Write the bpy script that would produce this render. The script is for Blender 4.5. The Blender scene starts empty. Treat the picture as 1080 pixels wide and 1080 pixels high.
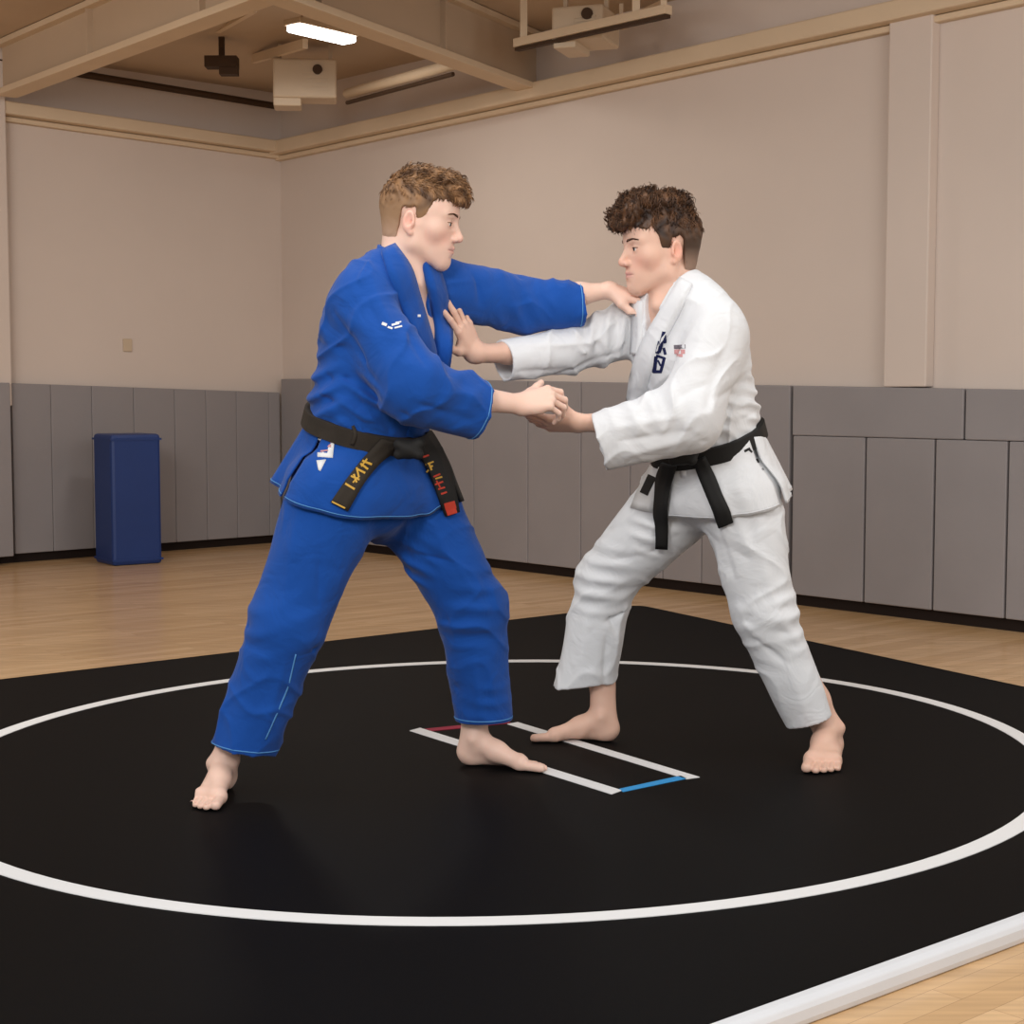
import bpy, bmesh, math, random
import numpy as np
from mathutils import Vector, Matrix
from mathutils.bvhtree import BVHTree

# ---------------------------------------------------------------- camera, world, lights
scene = bpy.context.scene
COL = scene.collection
FPX = 1732.0
PITCH = math.atan(130.0 / FPX)
CAM = np.array([0.0, 0.0, 1.0])
cam_data = bpy.data.cameras.new('camera')
cam = bpy.data.objects.new('camera', cam_data)
COL.objects.link(cam)
cam.location = CAM
cam.rotation_euler = (math.pi / 2 - PITCH, 0, 0)
cam_data.sensor_width = 36.0
cam_data.lens = 36.0 * FPX / 1080.0
cam_data.clip_end = 100
scene.camera = cam

world = bpy.data.worlds.new('world')
scene.world = world
world.use_nodes = True
world.node_tree.nodes['Background'].inputs[0].default_value = (1.0, 0.97, 0.94, 1)
world.node_tree.nodes['Background'].inputs[1].default_value = 0.62

def area(name, loc, target, size, power, color=(1, 1, 1), size_y=None):
    l = bpy.data.lights.new(name, 'AREA')
    l.energy = power; l.color = color; l.size = size
    if size_y:
        l.shape = 'RECTANGLE'; l.size_y = size_y
    o = bpy.data.objects.new(name, l); COL.objects.link(o)
    o.location = loc
    o.rotation_euler = (Vector(target) - Vector(loc)).to_track_quat('-Z', 'Y').to_euler()
    return o
# the photographer's soft flash, and unseen area lights overhead and towards both walls
area('soft_flash', (-1.3, 0.3, 2.6), (0.1, 4.3, 0.9), 0.9, 78, (1.0, 0.98, 0.96))
area('flash_fill', (1.6, 0.2, 2.2), (0.3, 4.3, 0.9), 1.1, 26, (1.0, 0.98, 0.96))
area('unseen_top_light', (-0.3, 4.0, 2.5), (0.1, 4.5, 0), 1.4, 13, (1.0, 0.97, 0.93))  # unseen light from above, brings out the folds in the cloth
area('unseen_right_light', (2.6, 3.6, 2.2), (2.4, 7.0, 0.2), 1.2, 30, (1.0, 0.97, 0.93))  # unseen light, aimed low along the right wall to grade its brightness
area('unseen_left_light', (-2.6, 4.2, 2.3), (-3.0, 9.0, 0.0), 1.2, 44, (1.0, 0.95, 0.88))  # unseen light towards the left wall and its floor

vs = scene.view_settings
vs.view_transform = 'Standard'; vs.look = 'None'; vs.gamma = 1.0; vs.use_curve_mapping = False
vs.exposure = 0.0

# ---------------------------------------------------------------- helpers
def ray(px, py):
    u = (px - 540) / FPX; v = (540 - py) / FPX
    return np.array([u, math.cos(PITCH) + v * math.sin(PITCH), -math.sin(PITCH) + v * math.cos(PITCH)])
def U(px, py, Y):            # point seen at px,py that stands Y metres away
    r = ray(px, py); return CAM + r * (Y / r[1])
def G(px, py, z=0.0):        # point on the level z
    r = ray(px, py); return CAM + r * ((z - CAM[2]) / r[2])
def nrm(v):
    v = np.asarray(v, float); return v / np.linalg.norm(v)

def srgb(r, g, b):
    f = lambda c: (c / 255 / 12.92) if c <= 10 else ((c / 255 + 0.055) / 1.055) ** 2.4
    return (f(r), f(g), f(b), 1)

def mat(name, color, rough=0.6, spec=0.5, noise=None, bump=None, attr=None, metal=0.0, emit=None, sheen=0.0, sss=0.0, coat=0.0):
    m = bpy.data.materials.new(name); m.use_nodes = True
    nt = m.node_tree; b = nt.nodes['Principled BSDF']
    b.inputs['Base Color'].default_value = color
    b.inputs['Roughness'].default_value = rough
    b.inputs['Specular IOR Level'].default_value = spec
    b.inputs['Metallic'].default_value = metal
    if sheen:
        b.inputs['Sheen Weight'].default_value = sheen
        b.inputs['Sheen Roughness'].default_value = 0.5
    if sss:
        b.inputs['Subsurface Weight'].default_value = sss
        b.inputs['Subsurface Radius'].default_value = (0.02, 0.008, 0.005)
        b.inputs['Subsurface Scale'].default_value = 0.4
    if coat:
        b.inputs['Coat Weight'].default_value = coat
    tc = nt.nodes.new('ShaderNodeTexCoord')
    src = None
    if attr:
        a = nt.nodes.new('ShaderNodeAttribute'); a.attribute_name = attr
        src = a.outputs['Color']
    if noise:                # (scale, amount) brightness mottling
        n = nt.nodes.new('ShaderNodeTexNoise'); n.inputs['Scale'].default_value = noise[0]; n.inputs['Detail'].default_value = 5
        nt.links.new(tc.outputs['Object'], n.inputs['Vector'])
        mr = nt.nodes.new('ShaderNodeMapRange')
        mr.inputs['To Min'].default_value = 1 - noise[1]; mr.inputs['To Max'].default_value = 1 + noise[1]
        mr.inputs['From Min'].default_value = 0.25; mr.inputs['From Max'].default_value = 0.75
        nt.links.new(n.outputs['Fac'], mr.inputs['Value'])
        vm = nt.nodes.new('ShaderNodeVectorMath'); vm.operation = 'SCALE'
        if src: nt.links.new(src, vm.inputs[0])
        else: vm.inputs[0].default_value = color[:3]
        nt.links.new(mr.outputs['Result'], vm.inputs['Scale'])
        src = vm.outputs['Vector']
    if src: nt.links.new(src, b.inputs['Base Color'])
    if bump:                 # (scale, strength, distance)
        prev = None
        if len(bump) > 3:    # soft wrinkles under the weave
            n2 = nt.nodes.new('ShaderNodeTexNoise'); n2.inputs['Scale'].default_value = bump[3]; n2.inputs['Detail'].default_value = 3; n2.inputs['Distortion'].default_value = 1.2
            nt.links.new(tc.outputs['Object'], n2.inputs['Vector'])
            b2 = nt.nodes.new('ShaderNodeBump'); b2.inputs['Strength'].default_value = 0.4; b2.inputs['Distance'].default_value = bump[4]
            nt.links.new(n2.outputs['Fac'], b2.inputs['Height']); prev = b2
        n = nt.nodes.new('ShaderNodeTexNoise'); n.inputs['Scale'].default_value = bump[0]; n.inputs['Detail'].default_value = 4
        nt.links.new(tc.outputs['Object'], n.inputs['Vector'])
        bp = nt.nodes.new('ShaderNodeBump'); bp.inputs['Strength'].default_value = bump[1]; bp.inputs['Distance'].default_value = bump[2]
        nt.links.new(n.outputs['Fac'], bp.inputs['Height'])
        if prev: nt.links.new(prev.outputs['Normal'], bp.inputs['Normal'])
        nt.links.new(bp.outputs['Normal'], b.inputs['Normal'])
    if emit:
        b.inputs['Emission Color'].default_value = emit[0]; b.inputs['Emission Strength'].default_value = emit[1]
    return m

def link(name, me, material=None, parent=None):
    o = bpy.data.objects.new(name, me); COL.objects.link(o)
    if material: me.materials.append(material)
    if parent: o.parent = parent
    return o
def empty(name, loc=(0, 0, 0)):
    o = bpy.data.objects.new(name, None); COL.objects.link(o); o.location = loc; o.empty_display_size = 0.1
    return o
def tag(o, label=None, cat=None, group=None, kind=None):
    if label: o['label'] = label
    if cat: o['category'] = cat
    if group: o['group'] = group
    if kind: o['kind'] = kind
    return o
def mesh_np(name, V, F, smooth=True, col=None):
    me = bpy.data.meshes.new(name)
    V = np.asarray(V, np.float32); F = np.asarray(F, np.int32)
    me.vertices.add(len(V)); me.vertices.foreach_set('co', V.ravel())
    n = F.shape[1]
    me.loops.add(F.size); me.loops.foreach_set('vertex_index', F.ravel())
    me.polygons.add(len(F)); me.polygons.foreach_set('loop_start', np.arange(0, F.size, n, dtype=np.int32))
    me.update(calc_edges=True); me.validate()
    if smooth: me.polygons.foreach_set('use_smooth', np.ones(len(me.polygons), bool))
    if col is not None:
        a = me.attributes.new('Col', 'FLOAT_COLOR', 'POINT')
        c = np.ones((len(V), 4), np.float32); c[:, :3] = col
        a.data.foreach_set('color', c.ravel())
    me.update()
    return me

class BM:                    # collects boxes, prisms and tubes into one mesh
    def __init__(s): s.V = []; s.F = []
    def add(s, V, F):
        n = len(s.V); s.V += [tuple(map(float, v)) for v in V]; s.F += [tuple(i + n for i in f) for f in F]
    def box(s, c, half, ax=None):
        c = np.array(c, float); ax = np.eye(3) if ax is None else np.array(ax)
        V = [c + ax[0] * half[0] * i + ax[1] * half[1] * j + ax[2] * half[2] * k for i in (-1, 1) for j in (-1, 1) for k in (-1, 1)]
        s.add(V, [(0, 1, 3, 2), (4, 6, 7, 5), (0, 4, 5, 1), (2, 3, 7, 6), (0, 2, 6, 4), (1, 5, 7, 3)])
    def prism(s, bottom, top):           # same-length loops
        n = len(bottom)
        s.add(list(bottom) + list(top), [tuple(range(n))[::-1], tuple(range(n, 2 * n))] + [(i, (i + 1) % n, n + (i + 1) % n, n + i) for i in range(n)])
    def beam(s, a, b, w, h, up=(0, 0, 1)):
        a = np.array(a, float); b = np.array(b, float); d = nrm(b - a); sd = nrm(np.cross(d, up)); u = np.cross(sd, d)
        s.box((a + b) / 2, (np.linalg.norm(b - a) / 2, w / 2, h / 2), (d, sd, u))
    def tube(s, pts, r, n=8):
        pts = [np.array(p, float) for p in pts]; rings = []
        for i, p in enumerate(pts):
            d = nrm(pts[min(i + 1, len(pts) - 1)] - pts[max(i - 1, 0)])
            a = nrm(np.cross(d, (0.13, 0.21, 0.97))) if abs(d[2]) < 0.95 else nrm(np.cross(d, (1, 0.1, 0)))
            b = np.cross(d, a)
            rings.append([p + r * (a * math.cos(t) + b * math.sin(t)) for t in np.linspace(0, 2 * math.pi, n, endpoint=False)])
        V = [v for rg in rings for v in rg]; F = []
        for i in range(len(pts) - 1):
            for j in range(n): F.append((i * n + j, i * n + (j + 1) % n, (i + 1) * n + (j + 1) % n, (i + 1) * n + j))
        F += [tuple(range(n))[::-1], tuple(range((len(pts) - 1) * n, len(pts) * n))]
        s.add(V, F)
    def build(s, name, material, parent=None, smooth=False, bevel=0.0):
        me = bpy.data.meshes.new(name); me.from_pydata(s.V, [], s.F)
        bm = bmesh.new(); bm.from_mesh(me); bmesh.ops.recalc_face_normals(bm, faces=bm.faces); bm.to_mesh(me); bm.free()
        if smooth:
            for p in me.polygons: p.use_smooth = True
        o = link(name, me, material, parent)
        if bevel:
            md = o.modifiers.new('bevel', 'BEVEL'); md.width = bevel; md.segments = 2; md.limit_method = 'ANGLE'
        return o

# ---------------------------------------------------------------- signed distance modelling
BIG = 0.5
CM = 0.05
def smin(a, b, k):
    if k <= 0: return np.minimum(a, b)
    h = np.clip(0.5 + 0.5 * (b - a) / k, 0, 1)
    return b + (a - b) * h - k * h * (1 - h)
def smax(a, b, k): return -smin(-a, -b, k)
class S:
    def __init__(s): s.ops = []
    def u(s, prim, k=0.0): s.ops.append(('u', prim[0], k, np.array(prim[1]), prim[2])); return s
    def sub(s, prim, k=0.0): s.ops.append(('s', prim[0], k, np.array(prim[1]), prim[2])); return s
    def isect(s, prim, k=0.0): s.ops.append(('i', prim[0], k, np.array(prim[1]), prim[2])); return s
    def disp(s, prim): s.ops.append(('d', prim[0], 0, np.array(prim[1]), prim[2])); return s
    def ev(s, P, C, rb):
        d = np.full(P.shape[:2], BIG)
        for kind, fn, k, c, R in s.ops:
            sel = np.nonzero(((C - c) ** 2).sum(1) < (R + rb + CM) ** 2)[0] if R < 50 else np.arange(len(C))
            if not len(sel): continue
            v = fn(P[sel].reshape(-1, 3)).reshape(len(sel), P.shape[1])
            o = d[sel]
            if kind == 'u': o = smin(o, v, k)
            elif kind == 's': o = smax(o, -v, k)
            elif kind == 'i': o = smax(o, v, k)
            else: o = o + v
            d[sel] = o
        return d
    def pts(s, P):
        P = np.asarray(P, float).reshape(-1, 3)
        return s.ev(P[:, None, :], P, 0.0)[:, 0]

def bnd(pts, r):
    pts = np.array(pts); c = pts.mean(0); return c, float(np.linalg.norm(pts - c, axis=1).max() + r)
def rc(a, b, r1, r2):        # round cone
    a = np.array(a, float); b = np.array(b, float); ba = b - a; L2 = max(ba @ ba, 1e-12)
    def f(p):
        q = p - a; h = np.clip(q @ ba / L2, 0, 1)
        return np.linalg.norm(q - h[:, None] * ba, axis=1) - (r1 + (r2 - r1) * h)
    c, R = bnd([a, b], max(r1, r2)); return f, c, R
def sph(c, r): return rc(c, np.array(c, float) + (0, 0, 1e-4), r, r)
def ell(c, rad, ax=None):
    c = np.array(c, float); rad = np.array(rad, float); ax = np.eye(3) if ax is None else np.array(ax)
    def f(p):
        q = (p - c) @ ax.T; k0 = np.linalg.norm(q / rad, axis=1); k1 = np.linalg.norm(q / rad ** 2, axis=1)
        return k0 * (k0 - 1) / np.maximum(k1, 1e-9)
    return f, c, float(rad.max())
def ec(a, b, r1, r2, side, flat0=False, flat1=False):   # tapered tube of elliptic section; r = (along side, across)
    a = np.array(a, float); b = np.array(b, float); ba = b - a; L = np.linalg.norm(ba); w = ba / L
    side = np.array(side, float); u = nrm(side - w * (side @ w)); v = np.cross(w, u)
    r1 = np.array(r1, float); r2 = np.array(r2, float)
    def f(p):
        q = p - a; t = q @ w; h = np.clip(t / L, 0, 1)
        rr = r1 + (r2 - r1) * h[:, None]
        qu = (q @ u) / rr[:, 0]; qv = (q @ v) / rr[:, 1]; m = rr.min(1)
        over = np.where(t < 0, -t, np.where(t > L, t - L, 0))
        o2 = over.copy()
        if flat0: o2 = np.where(t < 0, 0, o2)
        if flat1: o2 = np.where(t > L, 0, o2)
        k0 = np.sqrt(qu ** 2 + qv ** 2 + (o2 / m) ** 2)
        k1 = np.sqrt((qu / rr[:, 0]) ** 2 + (qv / rr[:, 1]) ** 2 + (o2 / m ** 2) ** 2)
        d = np.where(k0 > 1e-6, k0 * (k0 - 1) / np.maximum(k1, 1e-9), -m)
        if flat0: d = np.maximum(d, -t)
        if flat1: d = np.maximum(d, t - L)
        return d
    c, R = bnd([a, b], max(r1.max(), r2.max())); return f, c, R
def plane(p0, n):
    p0 = np.array(p0, float); n = nrm(n); return (lambda p: (p - p0) @ n), p0, 100
def fold(a, b, amp, w):      # ridge (amp > 0) or crease along a segment
    a = np.array(a, float); b = np.array(b, float); ba = b - a; L2 = max(ba @ ba, 1e-9)
    def f(p):
        q = p - a; h = np.clip(q @ ba / L2, 0, 1)
        d2 = ((q - h[:, None] * ba) ** 2).sum(1)
        return -amp * 1.5 * np.exp(-(np.sqrt(d2 + (.35 * w) ** 2) - .35 * w) / (.85 * w)) * (0.35 + 0.65 * np.sin(math.pi * np.clip(h, 0.02, 0.98)))
    c, R = bnd([a, b], 3 * w); return f, c, R
def wave(c, R, direc, lam, amp, ph=0.0):   # bunched cloth
    c = np.array(c, float); direc = nrm(direc)
    o = nrm(np.cross(direc, (0.3, 0.9, 0.2))); o2 = np.cross(direc, o)
    def f(p):
        q = p - c; r = np.linalg.norm(q, axis=1) / R
        m = np.clip(1 - r * r, 0, 1)
        s = q @ direc; a = q @ o; b = q @ o2
        x = 2 * math.pi * s / lam + 1.6 * np.sin(a * 17 + ph) + 1.2 * np.sin(b * 21 + 2 * ph)
        y = np.sin(x); y = np.where(y > 0, y, 0.6 * y)
        return -amp * m * y * (0.7 + 0.5 * np.sin(a * 29 + b * 13 + ph * 3))
    return f, c, R
def cloth_noise(amp, sc=9.0, seed=0.0):
    def f(p):
        x, y, z = p[:, 0] * sc + seed, p[:, 1] * sc - seed, p[:, 2] * sc
        a = np.sin(x * 1.3 + 2.1 * np.sin(z * 0.9 + y)) * np.sin(z * 1.1 + 1.7 * np.sin(x * 0.8 - y * 1.2))
        b = np.sin(2.7 * x - 1.9 * z + 1.5 * np.sin(1.7 * y + z)) * np.sin(1.6 * y + 2.2 * z)
        return amp * (a + 0.6 * b)
    return f, np.zeros(3), 100
def crinkle(amp, sc, seed=0.0, tilt=0.6):   # sharp creases in patches
    def f(p):
        x, y, z = p[:, 0] * sc, p[:, 1] * sc, p[:, 2] * sc
        w = tilt * x + z + 1.3 * np.sin(.8 * x - .6 * y + seed) + .9 * np.sin(1.1 * z + .7 * y + 2 * seed)
        a = (1 - np.abs(np.sin(w + .8 * np.sin(1.9 * x + seed)))) ** 2
        w2 = x - tilt * z + 1.1 * np.sin(.9 * z + .8 * y - seed)
        b = (1 - np.abs(np.sin(w2 + .7 * np.sin(1.7 * z)))) ** 3
        m = np.clip(.45 + .9 * np.sin(.42 * x + .5 * y + seed) * np.sin(.47 * z - .3 * y + 1.7 * seed), 0, 1)
        m2 = np.clip(.3 + .9 * np.sin(.36 * z - .5 * y + 2.2 * seed), 0, 1)
        return amp * (.55 - a) * m + amp * .8 * (.4 - b) * m2
    return f, np.zeros(3), 100
def framed(shape_fn, T, R):   # evaluate in a local frame: T = (origin, 3x3 rows axes, scale)
    o, ax, sc = T
    def f(p): return shape_fn(((p - o) @ ax.T) / sc) * sc
    return f, np.array(o), R

def surface(shape, lo, hi, h):
    """sparse surface nets; returns vertices, quads"""
    B = 8
    lo = np.array(lo, float); hi = np.array(hi, float)
    nb = np.ceil((hi - lo) / (B * h)).astype(int)
    g = np.stack(np.meshgrid(*[np.arange(n) for n in nb], indexing='ij'), -1).reshape(-1, 3)
    C = lo + (g + 0.5) * B * h
    hd = B * h * 0.866
    dc = shape.ev(C[:, None, :], C, hd)[:, 0]
    g = g[np.abs(dc) < hd * 1.7 + 0.004]
    s = np.arange(B + 1)
    loc = np.stack(np.meshgrid(s, s, s, indexing='ij'), -1).reshape(-1, 3)
    D = np.empty((len(g), (B + 1) ** 3), np.float32)
    st = 1500
    for i in range(0, len(g), st):
        gg = g[i:i + st]
        P = lo + (gg[:, None, :] * B + loc[None]) * h
        D[i:i + st] = shape.ev(P, lo + (gg + 0.5) * B * h, hd)
    D = D.reshape(-1, B + 1, B + 1, B + 1)
    NX, NY, NZ = (nb * B + 2)
    inn = D < 0
    cnt = sum(inn[:, a:a + B, b:b + B, c:c + B].astype(np.int8) for a in (0, 1) for b in (0, 1) for c in (0, 1))
    bi, ci, cj, ck = np.nonzero((cnt > 0) & (cnt < 8))
    corners = [(a, b, c) for a in (0, 1) for b in (0, 1) for c in (0, 1)]
    vals = np.stack([D[bi, ci + a, cj + b, ck + c] for a, b, c in corners], 1).astype(float)
    acc = np.zeros((len(bi), 3)); n = np.zeros(len(bi)); ca = np.array(corners, float)
    for i in range(8):
        for j in range(i + 1, 8):
            if abs(ca[i] - ca[j]).sum() != 1: continue
            x, y = vals[:, i], vals[:, j]; m = (x < 0) != (y < 0)
            t = np.where(m, x / np.where(m, x - y, 1), 0)
            acc += np.where(m[:, None], ca[i] + t[:, None] * (ca[j] - ca[i]), 0); n += m
    cell = g[bi] * B + np.stack([ci, cj, ck], 1)
    V = lo + (cell + acc / n[:, None]) * h
    ids = (cell[:, 0].astype(np.int64) * NY + cell[:, 1]) * NZ + cell[:, 2]
    order = np.argsort(ids); sid = ids[order]
    quads = []
    e = [np.array(v) for v in ((1, 0, 0), (0, 1, 0), (0, 0, 1))]
    for ax in range(3):
        d = e[ax]; o1 = e[(ax + 1) % 3]; o2 = e[(ax + 2) % 3]
        A = inn[:, :B, :B, :B]; Bq = inn[:, d[0]:B + d[0], d[1]:B + d[1], d[2]:B + d[2]]
        q, i, j, k = np.nonzero(A != Bq)
        base = g[q] * B + np.stack([i, j, k], 1); flip = A[q, i, j, k]
        c4 = [base, base - o1, base - o1 - o2, base - o2]
        idx = []; ok = np.ones(len(base), bool)
        for c in c4:
            cid = (c[:, 0].astype(np.int64) * NY + c[:, 1]) * NZ + c[:, 2]
            p = np.clip(np.searchsorted(sid, cid), 0, len(sid) - 1); ok &= sid[p] == cid
            idx.append(order[p])
        Q = np.stack(idx, 1)
        Q = np.where(flip[:, None], Q[:, ::1], Q[:, ::-1])
        quads.append(Q[ok])
    return V, np.concatenate(quads)

def relax(V, F, it=2, lam=0.5):
    e = np.concatenate([F[:, [0, 1]], F[:, [1, 2]], F[:, [2, 3]], F[:, [3, 0]]])
    for _ in range(it):
        acc = np.zeros_like(V); n = np.zeros(len(V))
        for k in range(3):
            acc[:, k] = np.bincount(e[:, 0], V[e[:, 1], k], len(V)) + np.bincount(e[:, 1], V[e[:, 0], k], len(V))
        n = np.bincount(e[:, 0], minlength=len(V)) + np.bincount(e[:, 1], minlength=len(V))
        V = V + lam * (acc / np.maximum(n, 1)[:, None] - V)
    return V

def raysurf(shape, pxs, y0=3.3, y1=5.2, step=0.006):
    """first point of a shape that the photo's rays meet"""
    out = []
    ys = np.arange(y0, y1, step)
    for px, py in pxs:
        r = ray(px, py); P = CAM + r[None] * (ys / r[1])[:, None]
        d = shape.pts(P); i = np.nonzero(d < 0)[0]
        out.append(P[i[0]] if len(i) else None)
    return out
def folds_px(shape, lst):
    """lst: (x0,y0,x1,y1,amp,width) seen in the photo, laid on the surface"""
    hits = raysurf(shape, [(a[0], a[1]) for a in lst] + [(a[2], a[3]) for a in lst])
    n = len(lst); pr = []
    for i, a in enumerate(lst):
        p, q = hits[i], hits[n + i]
        if p is None and q is None: continue
        if p is None: p = U(a[0], a[1], q[1])
        if q is None: q = U(a[2], a[3], p[1])
        pr.append(fold(p, q, a[4], a[5]))
    for f in pr: shape.disp(f)

def bvh_of(*objs):
    V = []; F = []
    for o in objs:
        n = len(V); V += [tuple(v.co) for v in o.data.vertices]; F += [tuple(i + n for i in p.vertices) for p in o.data.polygons]
    return BVHTree.FromPolygons(V, F)
def resample(pl, n):
    pl = np.array(pl, float); s = np.r_[0, np.cumsum(np.linalg.norm(np.diff(pl, axis=0), axis=1))]
    t = np.linspace(0, s[-1], n); return np.stack([np.interp(t, s, pl[:, k]) for k in range(pl.shape[1])], 1)
def smooth1(a, it=2):
    a = a.copy()
    for _ in range(it):
        a[1:-1] = 0.5 * a[1:-1] + 0.25 * (a[:-2] + a[2:])
    return a
def slab(P, N, th):          # grid of points (n,m,3) with normals -> closed slab
    n, m = P.shape[:2]
    top = (P + N * th).reshape(-1, 3); bot = P.reshape(-1, 3); V = np.concatenate([top, bot]); o = n * m; F = []
    for i in range(n - 1):
        for j in range(m - 1):
            a, b, c, d = i * m + j, i * m + j + 1, (i + 1) * m + j + 1, (i + 1) * m + j
            F += [(a, b, c, d), (o + a, o + d, o + c, o + b)]
    for i in range(n - 1):
        a, b = i * m, (i + 1) * m; F.append((a, b, o + b, o + a))
        a, b = i * m + m - 1, (i + 1) * m + m - 1; F.append((b, a, o + a, o + b))
    for j in range(m - 1):
        a, b = j, j + 1; F.append((b, a, o + a, o + b))
        a, b = (n - 1) * m + j, (n - 1) * m + j + 1; F.append((a, b, o + b, o + a))
    return V, F
def conform(name, bvh, L, R, material, parent=None, n=24, m=5, off=0.0, th=0.004, smooth=2, sink=0.003):
    """a strip lying on a surface, its two edges given where the photo shows them"""
    L = resample(L, n); R = resample(R, n); P = np.zeros((n, m, 3)); N = np.zeros((n, m, 3)); ok = np.zeros((n, m), bool)
    for i in range(n):
        for j in range(m):
            p = L[i] + (R[i] - L[i]) * j / (m - 1); r = ray(*p)
            h = bvh.ray_cast(Vector(CAM), Vector(nrm(r)))
            if h[0] is not None:
                P[i, j] = h[0]; nn = np.array(h[1]);
                if nn @ r > 0: nn = -nn
                N[i, j] = nn; ok[i, j] = True
    idx = np.argwhere(ok)
    if not len(idx): print('conform missed', name); return None
    for i in range(n):
        for j in range(m):
            if not ok[i, j]:
                a = idx[np.argmin(((idx - (i, j)) ** 2).sum(1))]; p = L[i] + (R[i] - L[i]) * j / (m - 1)
                P[i, j] = U(p[0], p[1], P[a[0], a[1]][1]); N[i, j] = N[a[0], a[1]]
    for _ in range(smooth):
        for A in (P, N):
            A[1:-1] = 0.5 * A[1:-1] + 0.25 * (A[:-2] + A[2:])
            if m > 2: A[:, 1:-1] = 0.5 * A[:, 1:-1] + 0.25 * (A[:, :-2] + A[:, 2:])
    N /= np.linalg.norm(N, axis=2, keepdims=True) + 1e-9
    V, F = slab(P + N * (off - sink), N, th + sink)
    me = bpy.data.meshes.new(name); me.from_pydata([tuple(v) for v in V], [], F)
    for p in me.polygons: p.use_smooth = True
    return link(name, me, material, parent)
def band(name, bvh, c, n, w, th, material, parent=None, off=0.002, N=96, sm=6, r0=0.6, droop=None):
    """a belt round a body: rays run in towards c in the plane with normal n"""
    c = np.array(c, float); n = nrm(n); a = nrm(np.cross(n, (0.1, 1, 0.05))); b = np.cross(n, a)
    T = np.linspace(0, 2 * math.pi, N, endpoint=False); rad = np.zeros(N)
    for i, t in enumerate(T):
        d = a * math.cos(t) + b * math.sin(t); best = 0
        for dz in (-w * 0.45, 0, w * 0.45):
            h = bvh.ray_cast(Vector(c + d * r0 + n * dz), Vector(-d))
            if h[0] is not None: best = max(best, (np.array(h[0]) - c) @ d)
        rad[i] = best
    for _ in range(sm): rad = np.maximum(rad * 0.4, 0) + 0.3 * (np.roll(rad, 1) + np.roll(rad, -1))
    prof = [(0, -w / 2), (th, -w / 2 + 0.002), (th, w / 2 - 0.002), (0, w / 2), (-0.012, w / 2), (-0.012, -w / 2)]
    V = []; F = []
    for i, t in enumerate(T):
        d = a * math.cos(t) + b * math.sin(t)
        for o, z in prof: V.append(tuple(c + d * (rad[i] + off + o) + n * z))
    k = len(prof)
    for i in range(N):
        for j in range(k): F.append((i * k + j, i * k + (j + 1) % k, ((i + 1) % N) * k + (j + 1) % k, ((i + 1) % N) * k + j))
    me = bpy.data.meshes.new(name); me.from_pydata(V, [], F)
    bm = bmesh.new(); bm.from_mesh(me); bmesh.ops.recalc_face_normals(bm, faces=bm.faces); bm.to_mesh(me); bm.free()
    return link(name, me, material, parent), rad
# ---------------------------------------------------------------- materials of the hall
M = {}
M['wall'] = mat('wall_paint', srgb(210, 196, 186), 0.85, 0.2, noise=(1.5, 0.03), bump=(120, 0.15, 0.002))
M['beam'] = mat('beam_paint', srgb(212, 190, 162), 0.6, 0.3, noise=(3, 0.04))
M['deck'] = mat('ceiling_paint', srgb(190, 168, 144), 0.8, 0.2, noise=(2, 0.05))
M['metal'] = mat('painted_metal', srgb(200, 180, 155), 0.5, 0.4, noise=(6, 0.04))
M['dark'] = mat('dark_metal', srgb(70, 52, 38), 0.7, 0.2)
M['pad'] = mat('vinyl_pad', srgb(142, 137, 138), 0.5, 0.35, noise=(2.5, 0.05), bump=(14, 0.12, 0.01))
M['padcore'] = mat('pad_core', srgb(92, 82, 77), 0.9, 0.1)
M['base'] = mat('rubber_base', srgb(32, 22, 18), 0.7, 0.2)
M['bluevinyl'] = mat('blue_vinyl', srgb(28, 54, 112), 0.45, 0.4, noise=(4, 0.06))
M['matblack'] = mat('black_mat_vinyl', srgb(7, 7, 8), 0.6, 0.07, noise=(3, 0.08), bump=(420, 0.25, 0.001))
M['matwhite'] = mat('white_mat_edge', srgb(222, 224, 228), 0.5, 0.4, noise=(6, 0.03))
M['line'] = mat('white_mat_line', srgb(230, 230, 230), 0.6, 0.3)
M['lineblue'] = mat('blue_mat_line', srgb(50, 150, 215), 0.6, 0.3)
M['linered'] = mat('red_mat_line', srgb(150, 30, 60), 0.6, 0.3)
M['lamp'] = mat('lamp_diffuser', (1, 1, 1, 1), 0.4, emit=((1, 0.98, 0.95, 1), 9.0))

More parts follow.
